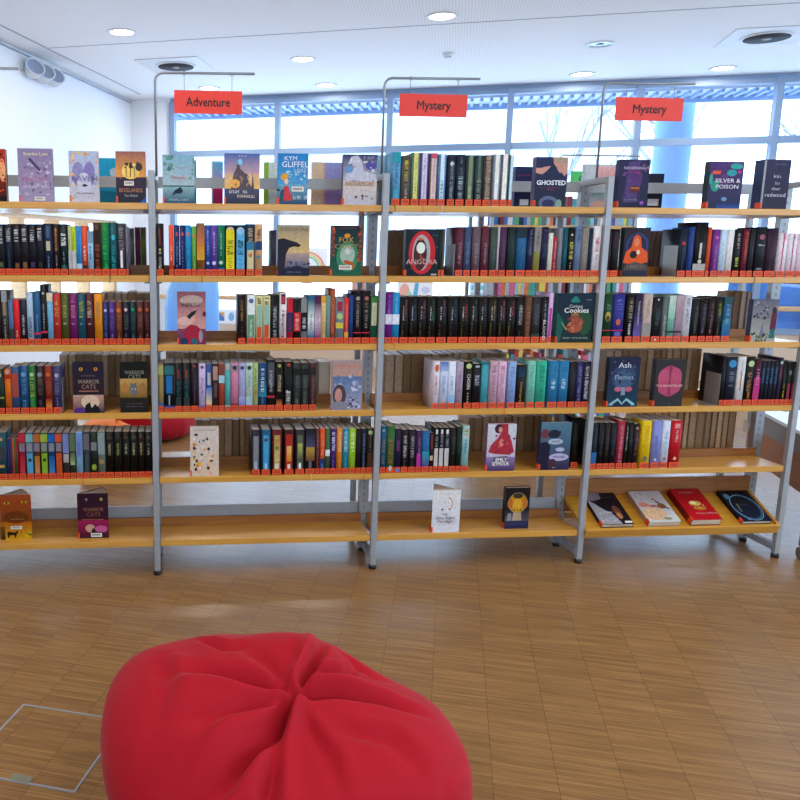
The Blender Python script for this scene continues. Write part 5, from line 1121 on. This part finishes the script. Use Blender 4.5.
far_row(3, 1, 384, 500, 354, 352, 'brown fore-edge book of far row in middle Mystery bay fourth shelf, {}', step=8, stuff=True)
far_row(3, 2, 602, 697, 350, 348, 'brown fore-edge book behind Ash and brain covers, {}', stuff=True)
far_row(4, -1, 0, 76, 418, 418, 'dark fore-edge book of far row above leftmost fifth-shelf spines, {}', stuff=True)
far_row(4, 0, 196, 350, 419, 417, 'dark brown fore-edge book behind the comic cover row, {}', stuff=True)
far_row(4, 1, 466, 568, 417, 414, 'grey-brown fore-edge book behind fifth-shelf red dress cover, {}', stuff=True)
far_row(4, 2, 636, 745, 411, 407, 'tan fore-edge book right of the red spine on fifth shelf, {}', stuff=True)
tag(FARMB.build('far_side_books', PRINT), 'rows of books on the far side of the bookcase, pale fore-edges turned to the camera', 'books', kind='stuff')
for lab, seq in FS.items():
    seq.sort(key=lambda o: o.location.x)
    for i, o in enumerate(seq):
        wd = 'only one' if len(seq) == 1 else ('%s from the left' % (ORD[i] if i < 16 else ['seventeenth', 'eighteenth', 'nineteenth', 'twentieth', 'next to last', 'last', 'last', 'last', 'last'][i-16]))
        o['label'] = lab.replace(', {}', '' if len(seq) == 1 else ', '+wd)
        
# dark book leaning at the end of the fifth shelf, and bookends
tag(spine_book(onY(571, 465, .03).x+.012, .03, ZS[4]+.0002, .03, .215, .135, '101010', ('t,.2,.9,2c2c28,.3',), pages=PAGES), 'wide black spine set back beside the last middle post, fifth shelf', 'book')
def bookend(row, x0, x1, ytop, label, Y=.03):
    z = ZS[row]; a, b = onY(x0, ROWPX[row][1]-4, Y), onY(x1, ROWPX[row][1]-4, Y); w = max(.004, b.x-a.x); h = onY(x0, ytop, Y).z-z
    t = empty('bookend', (a.x, Y, z), label, 'bookend')
    MB().box(0, w, 0, .0015, .0015, h).build('upright_plate', GALV, t, bevel=.0005)
    MB().box(0, w, .0016 if Y > 0 else -.0, .09 if Y > 0 else .0016, .0003, .0015).build('base_plate', GALV, t)
def bookend_side(row, x, Y0, Y1, h, label):
    z = ZS[row]; a = onY(x, ROWPX[row][0]-3, Y0)
    t = empty('bookend', (a.x, Y0, z), label, 'bookend')
    MB().box(0, .0015, 0, Y1-Y0, .0015, h).build('upright_plate', GALV, t, bevel=.0004)
    MB().box(-.05, 0, 0, Y1-Y0, .0003, .0013).build('base_plate', GALV, t)
bookend_side(3, 62.6, .004, .12, .14, 'thin grey metal bookend closing the indigo spine, leftmost bay fourth shelf')
bookend_side(1, 453.9, .004, .10, .125, 'grey steel bookend left of the maroon spine, middle Mystery bay')
bookend_side(1, 676.0, .004, .10, .125, 'grey steel bookend against dark navy spine, right Mystery bay second shelf')
bookend_side(3, 717.6, .004, .10, .135, 'grey steel bookend at left end of spines, right Mystery bay fourth shelf')

# ------------------------------------------------------------------ beanbags
import numpy as np
def fabric(name, col):
    m = D.materials.new(name); m.use_nodes = True; n = m.node_tree; b = n.nodes['Principled BSDF']
    b.inputs['Base Color'].default_value = hx(col); b.inputs['Roughness'].default_value = .8; b.inputs['Specular IOR Level'].default_value = .25
    b.inputs['Sheen Weight'].default_value = .08; b.inputs['Sheen Roughness'].default_value = .4
    tc = n.nodes.new('ShaderNodeTexCoord'); nz = n.nodes.new('ShaderNodeTexNoise'); nz.inputs['Scale'].default_value = 14; nz.inputs['Detail'].default_value = 6
    nz2 = n.nodes.new('ShaderNodeTexNoise'); nz2.inputs['Scale'].default_value = 500
    n.links.new(tc.outputs['Object'], nz.inputs['Vector']); n.links.new(tc.outputs['Object'], nz2.inputs['Vector'])
    bp = n.nodes.new('ShaderNodeBump'); bp.inputs['Strength'].default_value = .25; bp.inputs['Distance'].default_value = .012
    bp2 = n.nodes.new('ShaderNodeBump'); bp2.inputs['Strength'].default_value = .12; bp2.inputs['Distance'].default_value = .001
    n.links.new(nz.outputs[0], bp.inputs['Height']); n.links.new(nz2.outputs[0], bp2.inputs['Height']); n.links.new(bp.outputs[0], bp2.inputs['Normal']); n.links.new(bp2.outputs[0], b.inputs['Normal'])
    return m
def beanbag(loc, ells, creases, material, label, nu=240, nv=130, rz=0, scale=1.0, lumps=.006, centre=(0, -.02, .12)):
    cen = np.array(centre)
    th = np.linspace(0, 2*np.pi, nu, endpoint=False); ph = np.linspace(-np.pi/2+.01, np.pi/2-.005, nv)
    TH_, PH_ = np.meshgrid(th, ph)
    dr = np.stack([np.cos(TH_)*np.cos(PH_), np.sin(TH_)*np.cos(PH_), np.sin(PH_)], -1).reshape(-1, 3)
    def sdf(P):
        acc = None; k = .05
        for c_, r_e in ells:
            q = (P-np.array(c_))/np.array(r_e); l = np.sqrt((np.abs(q)**2.3).sum(-1))**(2/2.3)
            d_ = (l-1)*min(r_e)
            acc = d_ if acc is None else np.minimum(acc, d_) - np.maximum(k-np.abs(acc-d_), 0)**2/(4*k)
        return acc
    lo = np.zeros(len(dr)); hi = np.ones(len(dr))*.9
    for _ in range(18):
        mid = (lo+hi)/2; ins = sdf(cen + dr*mid[:, None]) < 0
        lo = np.where(ins, mid, lo); hi = np.where(ins, hi, mid)
    P = cen + dr*lo[:, None]
    rng = np.random.RandomState(4)
    lump = np.zeros(len(P))
    for _ in range(14):
        kx, ky, kz = rng.normal(0, 11, 3); lump += np.sin(P[:, 0]*kx + P[:, 1]*ky + P[:, 2]*kz + rng.uniform(0, 6))
    P += dr*(lump[:, None]*lumps/3.5)
    topw = np.clip((P[:, 2]-.05)/.12, 0, 1)
    disp = np.zeros(len(P))
    for pts, w0, w1, A, B in creases:
        pts = np.array(pts, float); best = np.full(len(P), 9.); tt_ = np.zeros(len(P)); side = np.zeros(len(P))
        L = len(pts)-1
        for i in range(L):
            a, b = pts[i], pts[i+1]; ab = b-a; q = P[:, :2]-a
            t_ = np.clip((q@ab)/(ab@ab), 0, 1); dv = q-t_[:, None]*ab; dd = np.sqrt((dv**2).sum(-1))
            sd = np.sign(ab[0]*q[:, 1]-ab[1]*q[:, 0]); m_ = dd < best
            best = np.where(m_, dd, best); tt_ = np.where(m_, (i+t_)/L, tt_); side = np.where(m_, sd, side)
        w_ = w0+(w1-w0)*tt_; fade = np.clip((1-tt_)*2.2, 0, 1)*np.clip(.35+tt_*6, 0, 1)
        disp += fade*(-A*np.exp(-(best/w_)**2) + B*np.where(side > 0, 1, .25)*np.exp(-((best-2.1*w_)/(1.2*w_))**2))
    P[:, 2] += disp*topw
    P[:, 0] += dr[:, 0]*disp*(1-topw)*.6; P[:, 1] += dr[:, 1]*disp*(1-topw)*.6
    P[:, 2] = np.where(P[:, 2] < .012, .012*np.exp((P[:, 2]-.012)/.05)*.999, P[:, 2]); P[:, 2] -= P[:, 2].min()
    P *= scale
    v = P.tolist(); f = []
    for j in range(nv-1):
        for i in range(nu):
            f.append((j*nu+i, j*nu+(i+1) % nu, (j+1)*nu+(i+1) % nu, (j+1)*nu+i))
    f.append(tuple(reversed(range(nu)))); f.append(tuple(range((nv-1)*nu, nv*nu)))
    me = D.meshes.new('beanbag'); me.from_pydata(v, [], f); me.polygons.foreach_set('use_smooth', [True]*len(f)); me.materials.append(material)
    o = D.objects.new('beanbag', me); COL.objects.link(o); o.location = loc; o.rotation_euler = (0, 0, rz)
    md = o.modifiers.new('s', 'SMOOTH'); md.iterations = 2; md.factor = .4
    return tag(o, label, 'beanbag')
RED = fabric('red_cotton', 'ac081e'); ORG = fabric('orange_cotton', 'e87414')
ells = [((-.04, .09, .2), (.30, .22, .2)), ((-.23, .07, .2), (.2, .24, .2)), ((-.18, -.04, .18), (.225, .19, .17)), ((.16, -.02, .15), (.245, .25, .18)), ((-.02, -.13, .13), (.31, .19, .15)), ((.01, .11, .265), (.13, .09, .16)), ((-.29, .07, .24), (.12, .14, .125))]
cr_ = [([(0, -.05), (-.08, -.14), (-.16, -.21), (-.27, -.25)], .009, .024, .045, .022),
       ([(.0, -.05), (.09, -.035), (.2, -.03), (.33, -.06)], .009, .016, .045, .018),
       ([(-.01, -.06), (-.06, -.17), (-.085, -.27), (-.06, -.38)], .009, .024, .028, .014),
       ([(.01, -.04), (.05, .02), (.08, .08), (.11, .18)], .01, .014, .034, .02),
       ([(.0, -.04), (-.09, -.02), (-.2, .02), (-.32, .03)], .01, .024, .028, .014),
       ([(.07, .0), (.13, .02), (.18, .08)], .008, .012, .03, .016),
       ([(.0, -.05), (-.05, .03), (-.12, .1)], .012, .018, .012, .01),
       ([(.0, -.05), (-.1, -.08), (-.2, -.11), (-.3, -.1)], .009, .02, .018, .012),
       ([(.1, -.12), (.2, -.15), (.28, -.24)], .014, .024, .012, .006),
       ([(.02, -.09), (.06, -.18), (.07, -.28)], .01, .02, .012, .007),
       ([(-.18, -.12), (-.28, -.2), (-.36, -.22)], .014, .024, .012, .007),
       ([(-.3, .1), (-.28, -.02), (-.33, -.14)], .016, .024, .014, .008),
       ([(-.2, .16), (-.15, .1), (-.06, .09)], .01, .016, .014, .009),
       ([(.14, .1), (.2, .06), (.26, .07)], .009, .014, .014, .008),
       ([(.38, -.12), (.3, -.2), (.3, -.3)], .01, .018, .01, .006)]
beanbag((.34, -1.5, 0), ells, cr_, RED, 'large crumpled red beanbag on the parquet in front of the bookcase', scale=.985)
q = onY(163, 440, 2.4); q2 = onY(112, 430, 1.85)
beanbag((q.x-.06, 2.55, 0), ells[:5], cr_[:5], RED, 'red beanbag on the floor behind the bookcase, left of the comic cover', nu=90, nv=50, rz=1.0, scale=.82)
beanbag((q2.x, 1.85, 0), ells[:5], cr_[:5], ORG, 'orange beanbag on the floor behind the leftmost bay', nu=90, nv=50, rz=1.9, scale=.7)

# ------------------------------------------------------------------ trolley at the right edge
P0 = onZ(797, 560, 0); P0.z = 0
tr = empty('picture_book_trolley', P0, 'wooden trough trolley with grey rim and castors, cut off at right edge', 'trolley', rz=-TH)
def onside(x, y):
    d = ray(x, y); t_ = (P0-CAM).dot(E1)/d.dot(E1); return CAM + d*t_
zb = onside(762, 466).z; zt = onside(762, 432).z; zg = onside(762, 414).z; yy1 = (onside(762, 466)-P0).dot(E2)+.25
print('trolley', zb, zt, zg, yy1)
GREYR = mat('grey_felt_rim', '8a8480', .8)
MB().box(.0, .02, .0, yy1, zb, zt).build('side_panel', BINWOOD, tr)
MB().box(.58, .6, .0, yy1, zb, zt).build('side_panel', BINWOOD, tr)
MB().box(.02, .58, .0, .02, zb, zt).build('end_panel', BINWOOD, tr); MB().box(.02, .58, yy1-.02, yy1, zb, zt).build('end_panel', BINWOOD, tr)
MB().box(.02, .58, .02, yy1-.02, zb, zb+.015).build('bottom_board', BINWOOD, tr)
MB().box(-.005, .025, -.005, yy1+.005, zt+.0005, zg).box(.575, .605, -.005, yy1+.005, zt+.0005, zg).build('rim_rail', GREYR, tr)
MB().box(.025, .575, -.005, yy1+.005, zg-.02, zg-.002).build('white_top', mat('white_laminate', 'e4e8ee', .3), tr)
for a in (.02, .58):
    for b in (.02, yy1-.02):
        lg = MB().tube([(a, b, .06), (a, b, zb)], .014, 12).build('leg', STEELD, tr)
        MB().tube([(a-.012, b, .026), (a+.012, b, .026)], .026, 16).build('castor', mat('castor_rubber', '77706a', .6), lg)
# white crocheted pennant hanging from the last frame
pk = onY(745, 419, YM+.03); pb = onY(752, 431, YM+.03)
pm = MB(); n = 7; hgt = pk.z-pb.z; wd_ = .045
for k in range(n+1):
    f_ = k/n; z = pk.z-hgt*f_; pm.tube([(pk.x-.002, YM+.03, z), (pk.x-.002+wd_*f_+.004, YM+.03, z-.006*f_)], .0014, 5)
for k in range(5):
    pm.tube([(pk.x, YM+.03, pk.z), (pk.x-.002+wd_*k/4, YM+.03, pb.z)], .0014, 5)
net = pm.build('netting', mat('white_thread', 'e0dcd4', .9)); tag(net, 'small white net corner hanging behind the right bay shelf', 'net')

# ------------------------------------------------------------------ far shelving, its sign and the window corner
fx = onY(487, 300, 2.3).x; fbw = (onY(628, 300, 2.3).x-fx)/2
fu = shelving('double_sided_bookcase', (fx, 2.3, 0), 'second bookcase standing further back near the windows, seen through the gaps', 2, 0, BW=fbw)
rnd = random.Random(12); fbm = MB()
pal = ['c04048', '58a878', '3c6cb0', 'd8d8dc', '8cc4d8', 'e07840', '70508c', 'e8d060', '2c3040', 'c8a8b8', '4c9ca8', 'b0b4bc', 'f0ece4', '88343c', 'd46c90']
for k in range(2):
    for j in range(6):
        x = fx+k*fbw+.02
        while x < fx+(k+1)*fbw-.05:
            w_ = rnd.uniform(.014, .034)
            if rnd.random() < .93: fbm.box(x, x+w_-.001, 2.3+.004, 2.3+.13, ZS[j]+.0003, ZS[j]+rnd.uniform(.16, .215), C_(rnd.choice(pal)))
            x += w_
tag(fbm.build('far_shelf_books', PRINT), 'colourful picture books packed on the second bookcase by the windows', 'books', kind='stuff')
r0 = onY(560, 155, 2.35); r1 = onY(640, 155, 2.35); pz = PH
po = MB().tube([(r0.x, 2.35, PH-.05), (r0.x, 2.35, r0.z-.02), (r0.x+.02, 2.35, r0.z), (r1.x, 2.35, r0.z)], .006, 8)
local(po.build('sign_pole', POLE), fu)
ga, gb = onY(571, 171, 2.35), onY(624, 186, 2.35)
hanging_sign(571, 622, 171, 187, 'Comedy', 'green hanging sign reading Comedy on the far bookcase', SIGNGRN, Y=2.35, rodz=r0.z, fs=.06, tcol='1c6c2c', tfrac=.7)
def sheet(x0, x1, y0, y1, art, label, b=-.045, bgc='f0f2f6'):
    a, c_ = onwall(x0, y0, b), onwall(x1, y1, b); w = (c_-a).dot(E1); h = a.z-c_.z
    mb = MB().box(-w/2, w/2, 0, .002, 0, h, C_(bgc)); shapes(mb, art, w, h)
    o = mb.build('drawing', PRINT); o.location = (a + E1*(w/2)); o.location.z = c_.z; o.rotation_euler = (0, 0, -TH)
    return tag(o, label, 'drawing')
sheet(302, 327, 248, 270, [('R', .2, .1, .7, .75, .88, 'e89890'), ('R', .2, .1, .6, .64, .86, 'e8d890'), ('R', .2, .1, .5, .54, .84, '88d0b0')], 'white sheet with painted rainbow, leaning in the window right of the raven cover')
sheet(398, 432, 281, 303, [('E', .2, .5, .14, .4, 'e8b0a0'), ('P', [(.42, .1), (.5, .95), (.6, .9), (.56, .1)], '58b0d8'), ('E', .34, .4, .07, .12, 'a0dcc8'), ('E', .8, .6, .12, .16, 'c8d4f0')], 'painted sheet with coral and blue shapes, window behind the violet spine')
sheet(470, 488, 281, 303, [('G', .1, .9, .6, .8, '70c8e0', '70c8e0'), ('G', .1, .9, .25, .45, '90c8e8', '90c8e8')], 'white sheet with cyan stripes in the window above the black spines', bgc='dcecf4')
sheet(207, 236, 309, 324, [('G', .08, .6, .2, .8, '5c84c4', '4878c0'), ('P', [(.4, .8), (.6, .8), (.6, .4)], 'e0b070'), ('E', .84, .5, .1, .3, '88b8dc')], 'white card with blue picture on the sill right of the pink cover', b=-.17)
sheet(352, 372, 280, 296, [('G', .05, .95, .1, .9, 'e0a078', 'd8907c')], 'orange toned sheet in window left of the second post', bgc='f0d8c8')
# blue chair near the windows
cp = onwall(192, 300, -1.1); ch = empty('tub_chair', (cp.x, cp.y, 0), 'sky blue tub chair near the windows behind the pink cover', 'chair', rz=-TH)
BLUEC = mat('sky_blue_shell', '8cbcec', .5)
sh = MB(); n = 14
for k in range(n):
    a0, a1 = math.pi*(k/n), math.pi*((k+1)/n)
    def pt(a, z): return (.27*math.cos(a), .24*math.sin(a)-.02, z)
    zt0 = .72+.42*math.sin(a0)**.6 if 0 < k else .72; zt1 = .72+.42*math.sin(a1)**.6 if k < n-1 else .72
    sh.hexa([pt(a0, .45), pt(a1, .45), tuple(1.08*q for q in pt(a1, .45)[:2])+(.45,), tuple(1.08*q for q in pt(a0, .45)[:2])+(.45,), pt(a0, zt0), pt(a1, zt1), tuple(1.08*q for q in pt(a1, 0)[:2])+(zt1,), tuple(1.08*q for q in pt(a0, 0)[:2])+(zt0,)])
sh.build('backrest', BLUEC, ch)
MB().lathe([(.0005, .40), (.24, .40), (.27, .43), (.26, .46), (.0005, .47)], 28).build('seat', BLUEC, ch)
for a in (.8, 2.34, 3.95, 5.48):
    MB().tube([(.17*math.cos(a), .17*math.sin(a), .40), (.24*math.cos(a), .24*math.sin(a), .002)], .012, 8).build('leg', STEELD, ch)
